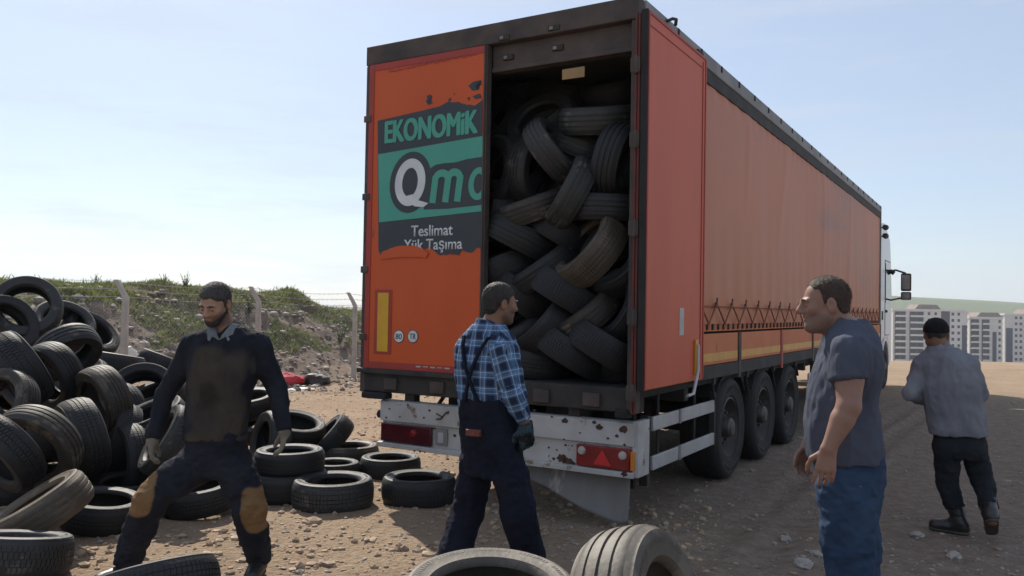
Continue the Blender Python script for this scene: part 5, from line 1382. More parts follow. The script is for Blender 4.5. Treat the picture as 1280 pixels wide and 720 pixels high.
def fabric(name, c1, c2, scale=9, rough=.9, bump=.25, bscale=300, stain=None, stain_at=.6, stain_scale=6):
    return mk(name, c1, c2, scale, rough=rough, bump=bump, bscale=bscale, spots=stain, spot_scale=stain_scale, spot_at=stain_at, spec=.15)
def with_attr(m, att, col, col2=None):
    nt = m.node_tree; N = nt.nodes; L = nt.links; b = N['Principled BSDF']; src = b.inputs['Base Color'].links[0].from_socket
    a = N.new('ShaderNodeAttribute'); a.attribute_name = att; x = N.new('ShaderNodeMix'); x.data_type = 'RGBA'
    n = N.new('ShaderNodeTexNoise'); n.inputs['Scale'].default_value = 11; n.inputs['Detail'].default_value = 6
    t = N.new('ShaderNodeTexCoord'); L.new(t.outputs['Object'], n.inputs['Vector'])
    y = N.new('ShaderNodeMix'); y.data_type = 'RGBA'; y.inputs['A'].default_value = (*col, 1); y.inputs['B'].default_value = (*(col2 or col), 1); L.new(n.outputs['Fac'], y.inputs['Factor'])
    L.new(a.outputs['Fac'], x.inputs['Factor']); L.new(src, x.inputs['A']); L.new(y.outputs['Result'], x.inputs['B']); L.new(x.outputs['Result'], b.inputs['Base Color']); return m

def boot(parent, heel, toe, ankle_top, mat, sole_mat, name='boot', shaft_r=.055, rs=1.0):
    heel, toe, top = (np.asarray(v, float) for v in (heel, toe, ankle_top)); lo = np.minimum(np.minimum(heel, toe), top) - .12; hi = np.maximum(np.maximum(heel, toe), top) + .12
    f = Field(lo, hi, .006); d = nrm(toe - heel); up = nrm(np.cross(np.cross(d, top - heel), d)); an = heel + d * .055 + up * .095
    f.cone(heel + up * .045 + d * .035, toe + up * .035 - d * .04, .043, .038, .02); f.cone(heel + up * .07 + d * .06, toe + up * .04 - d * .06, .045, .040, .03); f.cone(an, top, .048 * rs, shaft_r, .04); f.cone(heel + up * .05 + d * .035, an, .042, .047, .02)
    f.half(top, top - an); f.half(heel + up * .012, -up); o = cloth(name, f, mat, parent, ((.003, (14, 14, 30), 4),))
    f = Field(lo, hi, .006); s_ = np.cross(d, up)
    f.cone(heel + d * .035 + up * .01, toe - d * .045 + up * .01, .044, .043, .02); f.half(heel + up * .022, up); f.half(heel, -up); cloth('sole', f, sole_mat, o, smooth=1)
    return o

class Body:
    def __init__(s, px, Y, label, pyg=None):
        p = at(px, 400, Y); s.o = np.array([p.x, p.y, 0.0]); s.label = label; s.Y = Y
    def J(s, px, py, dy=0.0):
        return np.array(at(px, py, s.Y + dy)) - s.o
    def finish(s, body):
        body.location = s.o; setp(body, s.label, 'person', 'men working at the lorry')
M_SKA = skin_mat('skin_tanned', (.36, .21, .145), (.07, .05, .04))
M_SKB = skin_mat('skin_brown', (.22, .115, .07), (.05, .035, .03))
M_SKC = skin_mat('skin_ruddy', (.27, .15, .11), (.12, .085, .07))
M_SKD = skin_mat('skin_dark', (.20, .105, .065), (.05, .035, .03))
M_BOOT = mk('boot_black', (.016, .016, .017), (.03, .028, .026), 8, rough=.45, bump=.1, spots=(.16, .12, .085), spot_scale=9, spot_at=.64)
M_SOLE = mk('sole_rubber', (.03, .027, .025), (.10, .08, .06), 9, rough=.9)

# ---- bearded man in the dark jumper, straddling, gloves on
def man_gloves():
    b = Body(270, 5.0, 'bearded man in dark dusty jumper, tan-kneed trousers and gloves, straddling beside the tyre pile'); J = b.J
    hc = J(269, 380, -.06); hf = head_frame((-.20, -.86, -.42), -4); neck = J(284, 414, .03)
    shL, shR = J(243, 431, .02), J(321, 432, .02)                     # picture-left and picture-right shoulders
    elL, wrL = J(206, 492, .05), J(191, 547, -.05); elR, wrR = J(346, 485, .06), J(356, 537, -.04)
    hpL, knL, anL = J(250, 577, 0), J(190, 622, -.18), J(160, 700, -.05); hpR, knR, anR = J(291, 577, 0), J(312, 636, -.08), J(322, 703, .10)
    anL[2] = max(anL[2], .11); anR[2] = max(anR[2], .10)
    tor = lambda g=0: [(J(270, 566)[2], J(270, 566)[0], 0, .165 + g, .115 + g, 4, 2.3), (J(270, 535)[2], J(270, 535)[0], -.01, .168 + g, .118 + g, 3, 2.3), (J(274, 500)[2], J(274, 500)[0], 0, .172 + g, .120 + g, 0, 2.4),
                       (J(279, 460)[2], J(279, 460)[0], .01, .195 + g, .128 + g, -2, 2.5), (J(281, 432)[2], J(281, 432)[0], .02, .205 + g, .115 + g, -3, 2.4), (J(282, 419)[2], J(282, 419)[0], .03, .165 + g, .09 + g, -3, 2.1), (J(283, 410)[2], J(283, 410)[0], .03, .085 + g, .07 + g, -3, 2)]
    lo = np.array([-.62, -.42, -.02]); hi = np.array([.62, .42, 1.90])
    f = Field(lo, hi, .0055); add_head(f, hc, hf, 1.0)
    f.chain([hc + hf @ np.array([0, .02, -.06]), neck], [.058, .064], .03); f.loft(tor(-.03), .04)
    for sh, el, wr in ((shL, elL, wrL), (shR, elR, wrR)): f.chain([sh, el, wr], [.052, .043, .029], .03)
    for hp, kn, an in ((hpL, knL, anL), (hpR, knR, anR)): f.chain([hp, kn, an], [.082, .055, .042], .03)
    dL, dR = nrm([-.06, -.05, -1]), nrm([-.10, -.04, -1])
    add_hand(f, wrL, dL, (.8, .3, 0), -1, 22); add_hand(f, wrR, dR, (-.75, -.2, 0), 1, 18)
    body = cloth('person', f, M_SKA, None, smooth=1, attrs=head_attrs(hc, hf, .75)); b.finish(body)
    P = lambda x, y, z: hc + hf @ np.array([x, y, z]); eyes(body, P, hf); brows(body, P, M_HAIR)
    fuzz(cloth('hair', hair_field(hc, hf, hairline(.058, .030, -.012, -.055), .008), M_HAIRG, body, ((.004, (60, 60, 60), 3),)), 5000, .012, .0007, .5, 3, hf, hc)
    f = Field(hc - .16, hc + .16, .004); f.ell(P(0, -.029, -.036), (.0635, .066, .080), hf); f.ell(P(0, -.064, -.092), (.031, .030, .028), hf, .03)
    for s_ in (-1, 1): f.cone(P(s_ * .056, .0, -.045), P(s_ * .018, -.066, -.093), .0215, .0205, .03)
    def bf(X, Y, Z):
        x, y, z = X - hc[0], Y - hc[1], Z - hc[2]; lx, ly, lz = [hf[0, i] * x + hf[1, i] * y + hf[2, i] * z for i in range(3)]
        cut = np.interp(ly, [-.12, -.09, -.05, -.01, .01], [-.066, -.066, -.052, -.03, .0]); return np.maximum(lz - cut, ly - .012)
    f.clip(bf); f.D += .0042; fuzz(cloth('beard', f, M_HAIR, body, ((.002, (70, 70, 70), 5),)), 2200, .006, .0005, .9, 4, hf, hc)
    # jumper
    f = Field(lo, hi, .0075); f.loft(tor(.010), .05, zlo=J(270, 548)[2])
    for sh, el, wr in ((shL, elL, wrL), (shR, elR, wrR)):
        f.chain([neck + [0, .01, -.03], sh], [.055, .062], .05); f.chain([sh, sh * .5 + el * .5, el, wr], [.066, .060, .053, .041], .045); f.half(wr + (wr - el) * .02, wr - el, .16)
    f.cone(J(283, 420, .03), J(283, 413, .03), .09, .075, .04); f.ell(hc + hf @ np.array([0, -.01, -.08]), (.09, .10, .11), hf, .01, 'c')
    front = lambda V, N: sstep(.35, -.5, N[:, 1]) * sstep(.20, .11, np.abs(V[:, 0] - J(277, 480)[0]) + .45 * fbm(V * 6, 3, 18)) * sstep(J(277, 424)[2], J(277, 450)[2], V[:, 2] + .35 * fbm(V * 8, 3, 28)) * (np.clip(.80 + 1.6 * fbm(V * 6, 4, 8), 0, .95)) * (np.abs(V[:, 0]) < .26)
    dk = lambda V, N: sstep(.085, .02, np.hypot(V[:, 0] - J(272, 492)[0], (V[:, 2] - J(272, 492)[2]) * .8) + .09 * fbm(V * 12, 3, 4)) * (N[:, 1] < .2)
    mj = with_attr(with_attr(fabric('jumper_navy', (.012, .014, .021), (.022, .025, .032), 6), 'grime', (.046, .038, .031), (.074, .062, .050)), 'oil', (.03, .025, .02))
    cloth('jumper', f, mj, body, ((.014, (8, 8, 4), 11), (.008, (18, 18, 9), 12)), {'grime': front, 'oil': dk})
    # grey polo collar
    f = Field(hc - .26, hc + .2, .005); cc = J(284, 414, .02)
    f.cone(cc + [0, .0, .034], cc + [0, 0, -.012], .080, .112, .01); f.ell(cc + [0, 0, .045], (.070, .068, .10), None, .008, 'c')
    f.half(cc + [0, 0, .042], (0, .1, 1)); 
    def vcut(X, Y, Z): return np.where(Y - cc[1] < -.02, .026 + .55 * (Z - cc[2]) - np.abs(X - cc[0] + .010), -1)
    f.clip(vcut)
    for s_ in (-1, 1): f.cone(cc + [s_ * .068 - .01, -.058, .022], cc + [s_ * .058 - .01, -.108, -.045], .026, .014, .012, flat=(nrm([s_ * .35, -1, .5]), .35))
    cloth('collar', f, fabric('polo_grey', (.15, .165, .18), (.20, .21, .225)), body)
    # trousers
    f = Field(lo, hi, .0075); zt = J(270, 544)[2]
    f.loft([(zt + .03, J(270, 540)[0], 0, .166, .120, 0, 2.3), (J(270, 565)[2], J(270, 565)[0], 0, .170, .124, 0, 2.3), (J(270, 592)[2], J(270, 592)[0], -.01, .150, .118, 0, 2.2)], .05)
    for hp, kn, an in ((hpL, knL, anL), (hpR, knR, anR)):
        f.chain([hp, hp * .5 + kn * .5, kn, kn * .5 + an * .5, an], [.112, .104, .088, .080, .072], .03); f.half(an + (an - kn) * .03, an - kn, .2)
    patch = lambda V, N: np.maximum(sstep(.105, .092, np.linalg.norm((V - J(178, 614, -.20)) * [1.15, .6, .80], ord=4, axis=1) + .05 * fbm(V * 9, 2, 3)) * (V[:, 0] < J(207, 617, -.2)[0]), sstep(.10, .088, np.linalg.norm((V - J(321, 637, -.10)) * [1.35, .6, .72], ord=4, axis=1) + .05 * fbm(V * 9, 2, 3)) * (V[:, 0] > J(300, 636)[0]))
    mt = with_attr(fabric('trousers_navy', (.014, .016, .026), (.028, .029, .036), 5, stain=(.10, .08, .06), stain_at=.66, stain_scale=4), 'patch', (.15, .088, .042), (.25, .15, .072))
    cloth('trousers', f, mt, body, ((.020, (6, 6, 8), 21), (.012, (14, 14, 20), 22)), {'patch': patch})
    boot(body, anL * [1, 1, 0] + [.05, .06, .0], anL * [1, 1, 0] + [-.13, -.17, 0], anL + [.01, .01, .06], M_BOOT, M_SOLE); boot(body, anR * [1, 1, 0] + [.0, .06, 0], anR * [1, 1, 0] + [.02, -.22, 0], anR + [0, 0, .06], M_BOOT, M_SOLE)
    mg = fabric('glove_dusty', (.15, .135, .112), (.23, .205, .165), 12, stain=(.26, .17, .06), stain_at=.60, stain_scale=11)
    for wr, el, d, n_, sd, cu in ((wrL, elL, dL, (.8, .3, 0), -1, 22), (wrR, elR, dR, (-.75, -.2, 0), 1, 18)):
        f = Field(wr - .24, wr + .24, .0045); add_hand(f, wr, d, n_, sd, cu, 1.03, .0035); f.cone(wr - nrm(wr - el) * .055, wr + nrm(d) * .02, .042, .036, .012); f.half(wr - nrm(wr - el) * .06, el - wr, .12); cloth('glove', f, mg, body, smooth=1)
man_gloves()

# ---- man in the plaid shirt, seen from behind and walking right
def plaid_material():
    m = bpy.data.materials.new('plaid_cotton'); m.use_nodes = True; nt = m.node_tree; N = nt.nodes; L = nt.links; b = N['Principled BSDF']; b.inputs['Roughness'].default_value = .9; b.inputs['Specular IOR Level'].default_value = .15
    a = N.new('ShaderNodeAttribute'); a.attribute_name = 'weave'; sp = N.new('ShaderNodeSeparateXYZ'); L.new(a.outputs['Vector'], sp.inputs[0]); cols = []
    for ax_ in 'XY':
        mu = N.new('ShaderNodeMath'); mu.operation = 'MULTIPLY'; L.new(sp.outputs[ax_], mu.inputs[0]); mu.inputs[1].default_value = 1 / .088; fr = N.new('ShaderNodeMath'); fr.operation = 'FRACT'; L.new(mu.outputs[0], fr.inputs[0])
        r = N.new('ShaderNodeValToRGB'); r.color_ramp.interpolation = 'CONSTANT'; e = r.color_ramp.elements
        st = [(0, (.020, .030, .062)), (.24, (.075, .155, .30)), (.34, (.55, .60, .66)), (.385, (.085, .18, .34)), (.52, (.13, .25, .42)), (.66, (.55, .60, .66)), (.70, (.075, .155, .30)), (.80, (.020, .030, .062))]
        while len(e) < len(st): e.new(.5)
        for i, (p, c) in enumerate(st): e[i].position = p; e[i].color = (*c, 1)
        L.new(fr.outputs[0], r.inputs['Fac']); cols.append(r.outputs['Color'])
    x = N.new('ShaderNodeMix'); x.data_type = 'RGBA'; x.inputs['Factor'].default_value = .5; L.new(cols[0], x.inputs['A']); L.new(cols[1], x.inputs['B'])
    n = N.new('ShaderNodeTexNoise'); n.inputs['Scale'].default_value = 350; bp = N.new('ShaderNodeBump'); bp.inputs['Strength'].default_value = .2; bp.inputs['Distance'].default_value = .003; L.new(n.outputs['Fac'], bp.inputs['Height']); L.new(bp.outputs['Normal'], b.inputs['Normal'])
    g = N.new('ShaderNodeHueSaturation'); g.inputs['Value'].default_value = .92; L.new(x.outputs['Result'], g.inputs['Color']); L.new(g.outputs['Color'], b.inputs['Base Color']); return m
def man_plaid():
    b = Body(618, 4.8, 'man in blue plaid shirt and dark bib trousers striding right behind the lorry bumper'); J = b.J
    hc = J(625, 380, .0); hf = head_frame((.86, .50, -.08), 2); neck = J(611, 414, -.02); yw = -38
    shN, shF = J(630, 440, -.12), J(589, 440, .12); elN, wrN = J(644, 494, -.17), J(657, 531, -.15); elF, wrF = J(600, 500, .26), J(640, 520, .36)
    hpN, knN, anN = J(628, 556, -.08), J(648, 640, -.12), J(668, 718, .02); hpF, knF, anF = J(602, 556, .08), J(585, 640, .10), J(560, 712, .0)
    anN[2] = .10; anF[2] = .11
    tor = lambda g=0: [(J(613, 560)[2], J(613, 560)[0], 0, .165 + g, .118 + g, yw, 2.3), (J(613, 520)[2], J(612, 520)[0], 0, .160 + g, .112 + g, yw, 2.3), (J(613, 490)[2], J(608, 490)[0], 0, .168 + g, .115 + g, yw, 2.3),
                       (J(613, 458)[2], J(607, 458)[0], 0, .190 + g, .122 + g, yw, 2.4), (J(613, 434)[2], J(609, 434)[0], 0, .195 + g, .112 + g, yw, 2.3), (J(613, 420)[2], J(610, 420)[0], 0, .150 + g, .088 + g, yw, 2.1), (J(613, 408)[2], J(611, 408)[0], 0, .075 + g, .066 + g, yw, 2)]
    lo = np.array([-.55, -.45, -.02]); hi = np.array([.55, .55, 1.92])
    f = Field(lo, hi, .0065); add_head(f, hc, hf, .99)
    f.chain([hc + hf @ np.array([0, .02, -.06]), neck], [.056, .062], .03); f.loft(tor(-.03), .04)
    for sh, el, wr in ((shN, elN, wrN), (shF, elF, wrF)): f.chain([sh, el, wr], [.052, .044, .030], .03)
    for hp, kn, an in ((hpN, knN, anN), (hpF, knF, anF)): f.chain([hp, kn, an], [.082, .055, .042], .03)
    dN = nrm([.10, .06, -1]); add_hand(f, wrN, dN, (-.5, .8, 0), -1, 30); dF = nrm([.6, .3, -.6]); add_hand(f, wrF, dF, (0, -.5, -.5), 1, 30)
    body = cloth('person', f, M_SKB, None, attrs=head_attrs(hc, hf, .5)); b.finish(body)
    P = lambda x, y, z: hc + hf @ (np.array([x, y, z]) * .99); eyes(body, P, hf); brows(body, P, M_HAIR)
    fuzz(cloth('hair', hair_field(hc, hf, hairline(.055, .025, -.010, -.062), .006), M_HAIR, body, ((.003, (70, 70, 70), 3),)), 6000, .008, .0006, .4, 5, hf, hc)
    # shirt
    f = Field(lo, hi, .0075); zb = J(613, 512)[2]; f.loft(tor(.012), .05, zlo=zb)
    arms = ((shN, elN, wrN), (shF, elF, wrF))
    for sh, el, wr in arms:
        cu = wr - nrm(wr - el) * .03; f.chain([neck + [0, 0, -.03], sh], [.055, .060], .05); f.chain([sh, sh * .5 + el * .5, el, cu], [.066, .062, .057, .046], .04); f.half(cu, wr - el, .14)
    f.cone(neck + [0, 0, .045], neck + [0, 0, -.03], .068, .085, .03); f.ell(neck + [.01, .01, .075], (.056, .056, .075), None, .006, 'c'); f.half(neck + [0, 0, .05], nrm([.25, .15, 1]), .15)
    def weave(V, N):
        cz, sz = math.cos(R_(yw)), math.sin(R_(yw)); Q = np.stack([V[:, 0] * cz + V[:, 1] * sz, -V[:, 0] * sz + V[:, 1] * cz, V[:, 2]], 1); NQ = np.stack([N[:, 0] * cz + N[:, 1] * sz, -N[:, 0] * sz + N[:, 1] * cz, N[:, 2]], 1)
        W_ = np.zeros((len(V), 3)); W_[:, 1] = Q[:, 2]; W_[:, 0] = np.where(np.abs(NQ[:, 1]) > .55, Q[:, 0], Q[:, 1])
        for sh, el, wr in arms:
            best = np.full(len(V), 1e9); uv = np.zeros((len(V), 2)); acc = 0
            for a_, c_ in ((sh, el), (el, wr)):
                d = c_ - a_; Ld = np.linalg.norm(d); d = d / Ld; t0 = (V - a_) @ d; t = np.clip(t0, -.02, Ld); ds = np.linalg.norm(V - a_ - t[:, None] * d, axis=1)
                e1 = nrm(np.cross(d, [.3, 1, .1])); e2 = np.cross(d, e1); n1, n2 = N @ e1, N @ e2; u = np.where(np.abs(n2) > np.abs(n1), (V - a_) @ e1, (V - a_) @ e2)
                m = ds < best; best = np.where(m, ds, best); uv[m, 1] = (acc + t0)[m]; uv[m, 0] = u[m]; acc += Ld
            m = (best < .088) & (V[:, 2] < sh[2] + .05) & (np.hypot(V[:, 0], V[:, 1]) > .145); W_[m, 0] = uv[m, 0]; W_[m, 1] = uv[m, 1]
        return W_
    MPL = plaid_material(); cloth('shirt', f, MPL, body, ((.016, (8, 8, 5), 31), (.010, (16, 16, 9), 32)), {'weave': weave})
    # bib trousers with straps
    MTR = fabric('trousers_dark_navy', (.008, .010, .021), (.014, .016, .027), 5)
    f = Field(lo, hi, .0075)
    f.loft([(J(613, 498)[2], J(609, 498)[0], 0, .180, .128, yw, 2.3), (J(613, 525)[2], J(611, 525)[0], 0, .178, .134, yw, 2.3), (J(613, 558)[2], J(614, 558)[0], 0, .174, .134, yw, 2.3), (J(613, 592)[2], J(614, 592)[0], 0, .15, .13, yw, 2.2)], .05)
    for hp, kn, an in ((hpN, knN, anN), (hpF, knF, anF)):
        f.chain([hp, hp * .5 + kn * .5, kn, kn * .5 + an * .5, an], [.102, .096, .092, .090, .090], .02); f.half(an + (an - kn) * .04, an - kn, .2)
    tr = cloth('trousers', f, MTR, body, ((.020, (6, 6, 5), 41), (.010, (14, 14, 16), 42)))
    Rz = np.array([[math.cos(R_(yw)), -math.sin(R_(yw)), 0], [math.sin(R_(yw)), math.cos(R_(yw)), 0], [0, 0, 1]])
    def on_back(u, z):
        lv = sorted(tor(.034)); g = lambda i: np.interp(z, [l[0] for l in lv], [l[i] for l in lv]); a_, c_, p = g(3), g(4), 2.3
        v = -c_ * max(0, 1 - abs(u / a_) ** p) ** (1 / p); q_ = Rz @ np.array([u, v, 0]); return np.array([g(1) + q_[0], g(2) + q_[1], z])
    for u0, u1 in ((-.09, .05), (.095, -.05)):
        bb = MB(); pts = [on_back(u0 + (u1 - u0) * t, J(613, 420)[2] + (J(613, 500)[2] - J(613, 420)[2]) * t) for t in np.linspace(0, 1, 14)]
        wv = Rz @ np.array([.008, 0, 0]); nv = Rz @ np.array([0, -.004, 0]); vs = []; fs = []
        for i, p in enumerate(pts): vs += [p - wv + nv, p + wv + nv, p + wv - nv * 3, p - wv - nv * 3]
        for i in range(13):
            for k in range(4): fs.append((i * 4 + k, i * 4 + (k + 1) % 4, i * 4 + 4 + (k + 1) % 4, i * 4 + 4 + k))
        bb.add(vs, fs); bb.build('strap', MTR, tr)
    pp_ = J(592, 541, -.155); bb = MB(); bb.box((-.045, -.014, -.018), (.045, .014, .018)); o = bb.build('wallet', mk('wallet_red', (.17, .035, .025), (.12, .03, .02), 9, rough=.6, spots=(.45, .3, .2), spot_scale=14, spot_at=.6), body, bevel=.004); o.location = pp_; o.rotation_euler = (0, 0, R_(-25))
    boot(body, anN * [1, 1, 0] + [-.06, -.03, 0], anN * [1, 1, 0] + [.16, .10, 0], anN + [0, 0, .07], M_BOOT, M_SOLE); boot(body, anF * [1, 1, 0] + [-.07, -.03, 0], anF * [1, 1, 0] + [.14, .12, 0], anF + [0, 0, .07], M_BOOT, M_SOLE)
    mg = fabric('glove_teal', (.030, .055, .070), (.045, .075, .09), 12, stain=(.014, .015, .017), stain_at=.50, stain_scale=9)
    f = Field(wrN - .25, wrN + .25, .0045); add_hand(f, wrN, dN, (-.5, .8, 0), -1, 32, 1.08, .006); f.cone(wrN - nrm(wrN - elN) * .012, wrN + dN * .03, .044, .042, .012); f.half(wrN - nrm(wrN - elN) * .012, elN - wrN, .12); cloth('glove', f, mg, body, smooth=1)
    f = Field(wrF - .25, wrF + .25, .006); add_hand(f, wrF, dF, (0, -.5, -.5), 1, 30, 1.06, .005); f.cone(wrF - nrm(wrF - elF) * .02, wrF + dF * .03, .042, .042, .012); cloth('glove', f, mg, body, smooth=1)
man_plaid()

# ---- heavier man in T-shirt and jeans, profile to the left
def man_tshirt():
    b = Body(1060, 3.6, 'heavyset man in dark blue-grey T-shirt and blue jeans, standing in profile at right, watching'); J = b.J
    hc = J(1031, 380, 0); hf = head_frame((-.93, .20, -.10), -2); neck = J(1058, 424, .02); yw = 76
    shN, shF = J(1062, 440, -.185), J(1060, 442, .19); elN, wrN = J(1061, 508, -.25), J(1036, 560, -.24); elF, wrF = J(1040, 512, .26), J(1010, 556, .22)
    hpN, knN, anN = J(1056, 610, -.10), J(1064, 745, -.10), J(1082, 870, -.10); hpF, knF, anF = J(1064, 610, .10), J(1072, 745, .10), J(1085, 860, .12)
    anN[2] = .10; anF[2] = .10
    tor = lambda g=0: [(J(1058, 620)[2], J(1062, 620)[0], 0, .165 + g, .130 + g, yw, 2.2), (J(1058, 575)[2], J(1057, 575)[0], 0, .172 + g, .146 + g, yw, 2.2), (J(1058, 535)[2], J(1053, 535)[0], 0, .175 + g, .144 + g, yw, 2.2), (J(1058, 500)[2], J(1053, 500)[0], 0, .178 + g, .138 + g, yw, 2.2),
                       (J(1058, 460)[2], J(1060, 460)[0], 0, .200 + g, .130 + g, yw, 2.3), (J(1058, 432)[2], J(1064, 432)[0], 0, .192 + g, .106 + g, yw, 2.3), (J(1058, 411)[2], J(1060, 411)[0], 0, .15 + g, .090 + g, yw, 2.1), (J(1058, 400)[2], J(1060, 400)[0], 0, .08 + g, .066 + g, yw, 2)]
    lo = np.array([-.42, -.52, -.02]); hi = np.array([.42, .52, 1.95])
    f = Field(lo, hi, .0048); add_head(f, hc, hf, .965, .004, 1.12)
    f.ell(hc + hf @ np.array([0, -.03, -.095]), (.038, .045, .022), hf, .04)
    f.chain([hc + hf @ np.array([0, .025, -.055]), neck], [.064, .074], .035); f.loft(tor(-.02), .04)
    dN = nrm([-.15, 0, -1]); dF = nrm([-.3, 0, -1])
    for sh, el, wr in ((shN, elN, wrN), (shF, elF, wrF)):
        m_ = el * .7 + wr * .3; f.chain([sh, sh * .5 + el * .5, el, m_, wr], [.062, .056, .047, .046, .031], .03)
    for hp, kn, an in ((hpN, knN, anN), (hpF, knF, anF)): f.chain([hp, kn, an], [.09, .06, .045], .03)
    add_hand(f, wrN, dN, (.25, .95, 0), -1, 15, 1.03); add_hand(f, wrF, dF, (.2, -.9, 0), 1, 26)
    body = cloth('person', f, M_SKC, None, smooth=1, attrs=head_attrs(hc, hf, .6, .965)); b.finish(body)
    P = lambda x, y, z: hc + hf @ (np.array([x, y, z]) * .965); eyes(body, P, hf, .965); brows(body, P, M_HAIRB, .965)
    fuzz(cloth('hair', hair_field(hc, hf, hairline(.078, .054, -.006, -.055), .0045, .965), M_HAIRB, body, ((.002, (80, 80, 80), 3),)), 7000, .010, .0006, .5, 6, hf, hc)
    f = Field(lo, hi, .0065); zb = J(1058, 574)[2]; f.loft(tor(.006), .05, zlo=zb)
    for sh, el, wr in ((shN, elN, wrN), (shF, elF, wrF)):
        q_ = sh * .48 + el * .52; f.chain([neck + [0, 0, -.035], sh], [.06, .066], .05); g = Field(lo, hi, .0065); g.chain([sh, q_ * .55 + sh * .45, q_ + (el - sh) * .2], [.072, .073, .073], .01); g.half(q_, el - sh + np.array([.03, 0, .0]))
        hh = np.maximum(.035 - np.abs(f.D - g.D), 0) / .035; f.D = np.minimum(f.D, g.D) - hh * hh * .0087
    f.cone(neck + [.0, 0, .03], neck + [0, 0, -.03], .078, .10, .03); f.ell(neck + [-.012, 0, .055], (.074, .072, .065), None, .006, 'c')
    mts = fabric('tshirt_slate', (.058, .066, .092), (.080, .090, .122), 3, bump=.2)
    cloth('t_shirt', f, mts, body, ((.016, (6, 6, 4), 51), (.010, (13, 13, 7), 52)))
    f = Field(lo, hi, .0075)
    f.loft([(J(1058, 562)[2], J(1060, 562)[0], 0, .165, .132, yw, 2.2), (J(1058, 600)[2], J(1062, 600)[0], 0, .168, .136, yw, 2.2), (J(1058, 640)[2], J(1062, 640)[0], 0, .15, .12, yw, 2.1)], .05)
    for hp, kn, an in ((hpN, knN, anN), (hpF, knF, anF)):
        f.chain([hp, hp * .5 + kn * .5, kn, kn * .5 + an * .5, an], [.106, .100, .086, .080, .076], .03); f.half(an + (an - kn) * .06, an - kn, .2)
    mj = fabric('denim', (.022, .042, .085), (.042, .072, .125), 4, bump=.3)
    cloth('jeans', f, mj, body, ((.016, (6, 6, 7), 61), (.010, (15, 15, 20), 62)))
    for an in (anN, anF): boot(body, an * [1, 1, 0] + [.06, 0, 0], an * [1, 1, 0] + [-.21, 0, 0], an + [0, 0, .05], M_BOOT, M_SOLE, 'shoe')
man_tshirt()

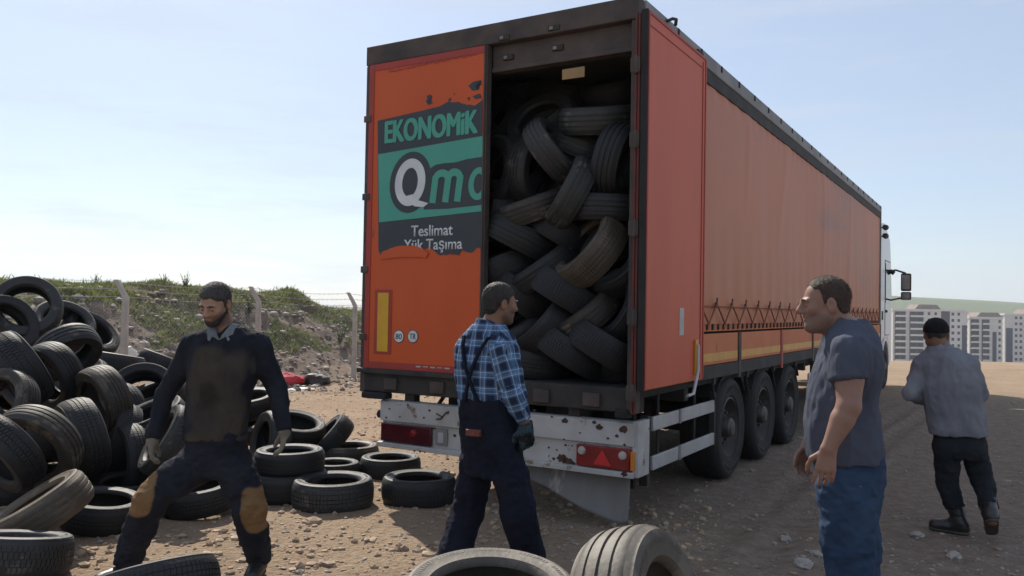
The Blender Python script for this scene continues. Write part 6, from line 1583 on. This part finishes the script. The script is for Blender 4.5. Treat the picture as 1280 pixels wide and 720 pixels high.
# ---- man in cap and grey top walking away
def man_cap():
    b = Body(1196, 6.36, 'man in black cap, grey long-sleeved top and rubber boots walking away at far right'); J = b.J
    hc = J(1170, 419, .02); hf = head_frame((.36, .90, -.20), 0); neck = J(1176, 440, 0); yw = -24
    shL, shR = J(1155, 458, .07), J(1209, 456, -.07); elL, wrL = J(1137, 491, .04), J(1160, 502, .26); elR, wrR = J(1226, 492, .0), J(1208, 508, .26)
    hpL, knL, anL = J(1184, 556, 0), J(1184, 606, .05), J(1200, 650, -.02); hpR, knR, anR = J(1215, 556, 0), J(1229, 604, .0), J(1240, 648, -.28)
    anL[2] = .10; anR[2] = .17
    tor = lambda g=0: [(J(1198, 560)[2], J(1199, 560)[0], 0, .175 + g, .125 + g, yw, 2.3), (J(1198, 535)[2], J(1197, 535)[0], 0, .180 + g, .130 + g, yw, 2.3), (J(1198, 505)[2], J(1192, 505)[0], 0, .182 + g, .125 + g, yw, 2.3),
                       (J(1198, 474)[2], J(1186, 474)[0], .0, .200 + g, .125 + g, yw, 2.4), (J(1198, 456)[2], J(1182, 456)[0], .0, .200 + g, .112 + g, yw, 2.3), (J(1198, 446)[2], J(1180, 446)[0], .0, .160 + g, .09 + g, yw, 2.1), (J(1198, 436)[2], J(1178, 436)[0], .0, .08 + g, .068 + g, yw, 2)]
    lo = np.array([-.52, -.5, -.02]); hi = np.array([.46, .52, 1.78])
    f = Field(lo, hi, .007); add_head(f, hc, hf, 1.0, .01)
    f.chain([hc + hf @ np.array([0, .02, -.05]), neck], [.060, .066], .03); f.loft(tor(-.03), .04)
    for sh, el, wr in ((shL, elL, wrL), (shR, elR, wrR)): f.chain([sh, el, wr], [.052, .045, .032], .03)
    for hp, kn, an in ((hpL, knL, anL), (hpR, knR, anR)): f.chain([hp, kn, an], [.085, .056, .042], .03)
    add_hand(f, wrL, (.6, .4, -.1), (0, .1, -1), 1, 35); add_hand(f, wrR, (-.6, .4, -.1), (0, .1, -1), -1, 35)
    body = cloth('person', f, M_SKD, None, attrs=head_attrs(hc, hf, .3)); b.finish(body)
    P = lambda x, y, z: hc + hf @ np.array([x, y, z]); eyes(body, P, hf); brows(body, P, M_HAIR)
    cloth('hair', hair_field(hc, hf, hairline(.05, .03, -.01, -.035), .005), M_HAIR, body)
    f = Field(hc - .24, hc + .24, .005); f.ell(hc + hf @ np.array([0, .012, .040]), (.092, .112, .095), hf)
    def cf(X, Y, Z):
        x, y, z = X - hc[0], Y - hc[1], Z - hc[2]; lx, ly, lz = [hf[0, i] * x + hf[1, i] * y + hf[2, i] * z for i in range(3)]; return np.interp(ly, [-.12, 0, .12], [.035, .022, -.008]) - lz
    f.clip(cf); f.ell(hc + hf @ np.array([0, -.125, .032]), (.065, .075, .008), hf, .01)
    cloth('cap', f, fabric('cap_black', (.010, .010, .012), (.018, .018, .020)), body)
    f = Field(lo, hi, .0075); f.loft(tor(.018), .05, zlo=J(1198, 543)[2])
    for sh, el, wr in ((shL, elL, wrL), (shR, elR, wrR)): f.chain([neck + [0, 0, -.035], sh], [.055, .060], .05); f.chain([sh, sh * .5 + el * .5, el, wr], [.064, .058, .054, .044], .04); f.half(wr, wr - el, .12)
    f.cone(neck + [0, 0, .02], neck + [0, 0, -.03], .075, .095, .03); f.ell(neck + [0, .01, .055], (.062, .062, .055), None, .006, 'c')
    cloth('jumper', f, fabric('jumper_grey', (.15, .158, .185), (.21, .22, .25), 4, stain=(.09, .085, .085), stain_at=.62, stain_scale=3), body, ((.015, (7, 7, 4), 71), (.009, (15, 15, 8), 72)))
    f = Field(lo, hi, .0075)
    f.loft([(J(1198, 536)[2], J(1198, 536)[0], 0, .168, .118, yw, 2.3), (J(1198, 562)[2], J(1199, 562)[0], 0, .176, .128, yw, 2.3), (J(1198, 572)[2], J(1200, 572)[0], 0, .15, .12, yw, 2.2)], .05)
    for hp, kn, an in ((hpL, knL, anL), (hpR, knR, anR)):
        q_ = kn * .35 + an * .65; f.chain([hp, hp * .5 + kn * .5, kn, q_], [.094, .084, .075, .066], .02); f.half(q_, an - kn, .2)
    cloth('trousers', f, fabric('trousers_black', (.014, .017, .022), (.026, .029, .034), 5), body, ((.014, (7, 7, 7), 81), (.007, (16, 16, 18), 82)))
    MB2 = mk('rubber_boot', (.016, .017, .017), (.028, .027, .026), 8, rough=.35, bump=.05, spots=(.12, .095, .07), spot_scale=8, spot_at=.66)
    boot(body, [anL[0] + .045, -.05, .0], [anL[0] - .17, .12, 0], anL * .5 + knL * .5, MB2, M_SOLE, 'rubber_boot', .064, 1.1)
    boot(body, anR + [-.02, -.04, -.0], anR + [.10, .17, -.155], anR * .5 + knR * .5 + [0, -.0, 0], MB2, M_SOLE, 'rubber_boot', .064, 1.1)
man_cap()
# ------------------------------------------------------------------ air
hz = MB(); hz.box((-2400, -30, -32), (2400, 2500, 75))
mh = bpy.data.materials.new('air'); mh.use_nodes = True; nt = mh.node_tree
nt.nodes.remove(nt.nodes['Principled BSDF']); pv = nt.nodes.new('ShaderNodeVolumePrincipled')
pv.inputs['Density'].default_value = .00021; pv.inputs['Color'].default_value = (.74, .84, .97, 1); pv.inputs['Anisotropy'].default_value = .3
nt.links.new(pv.outputs['Volume'], nt.nodes['Material Output'].inputs['Volume'])
ho = hz.build('haze', mh, None, smooth=0); setp(ho, kind='stuff')
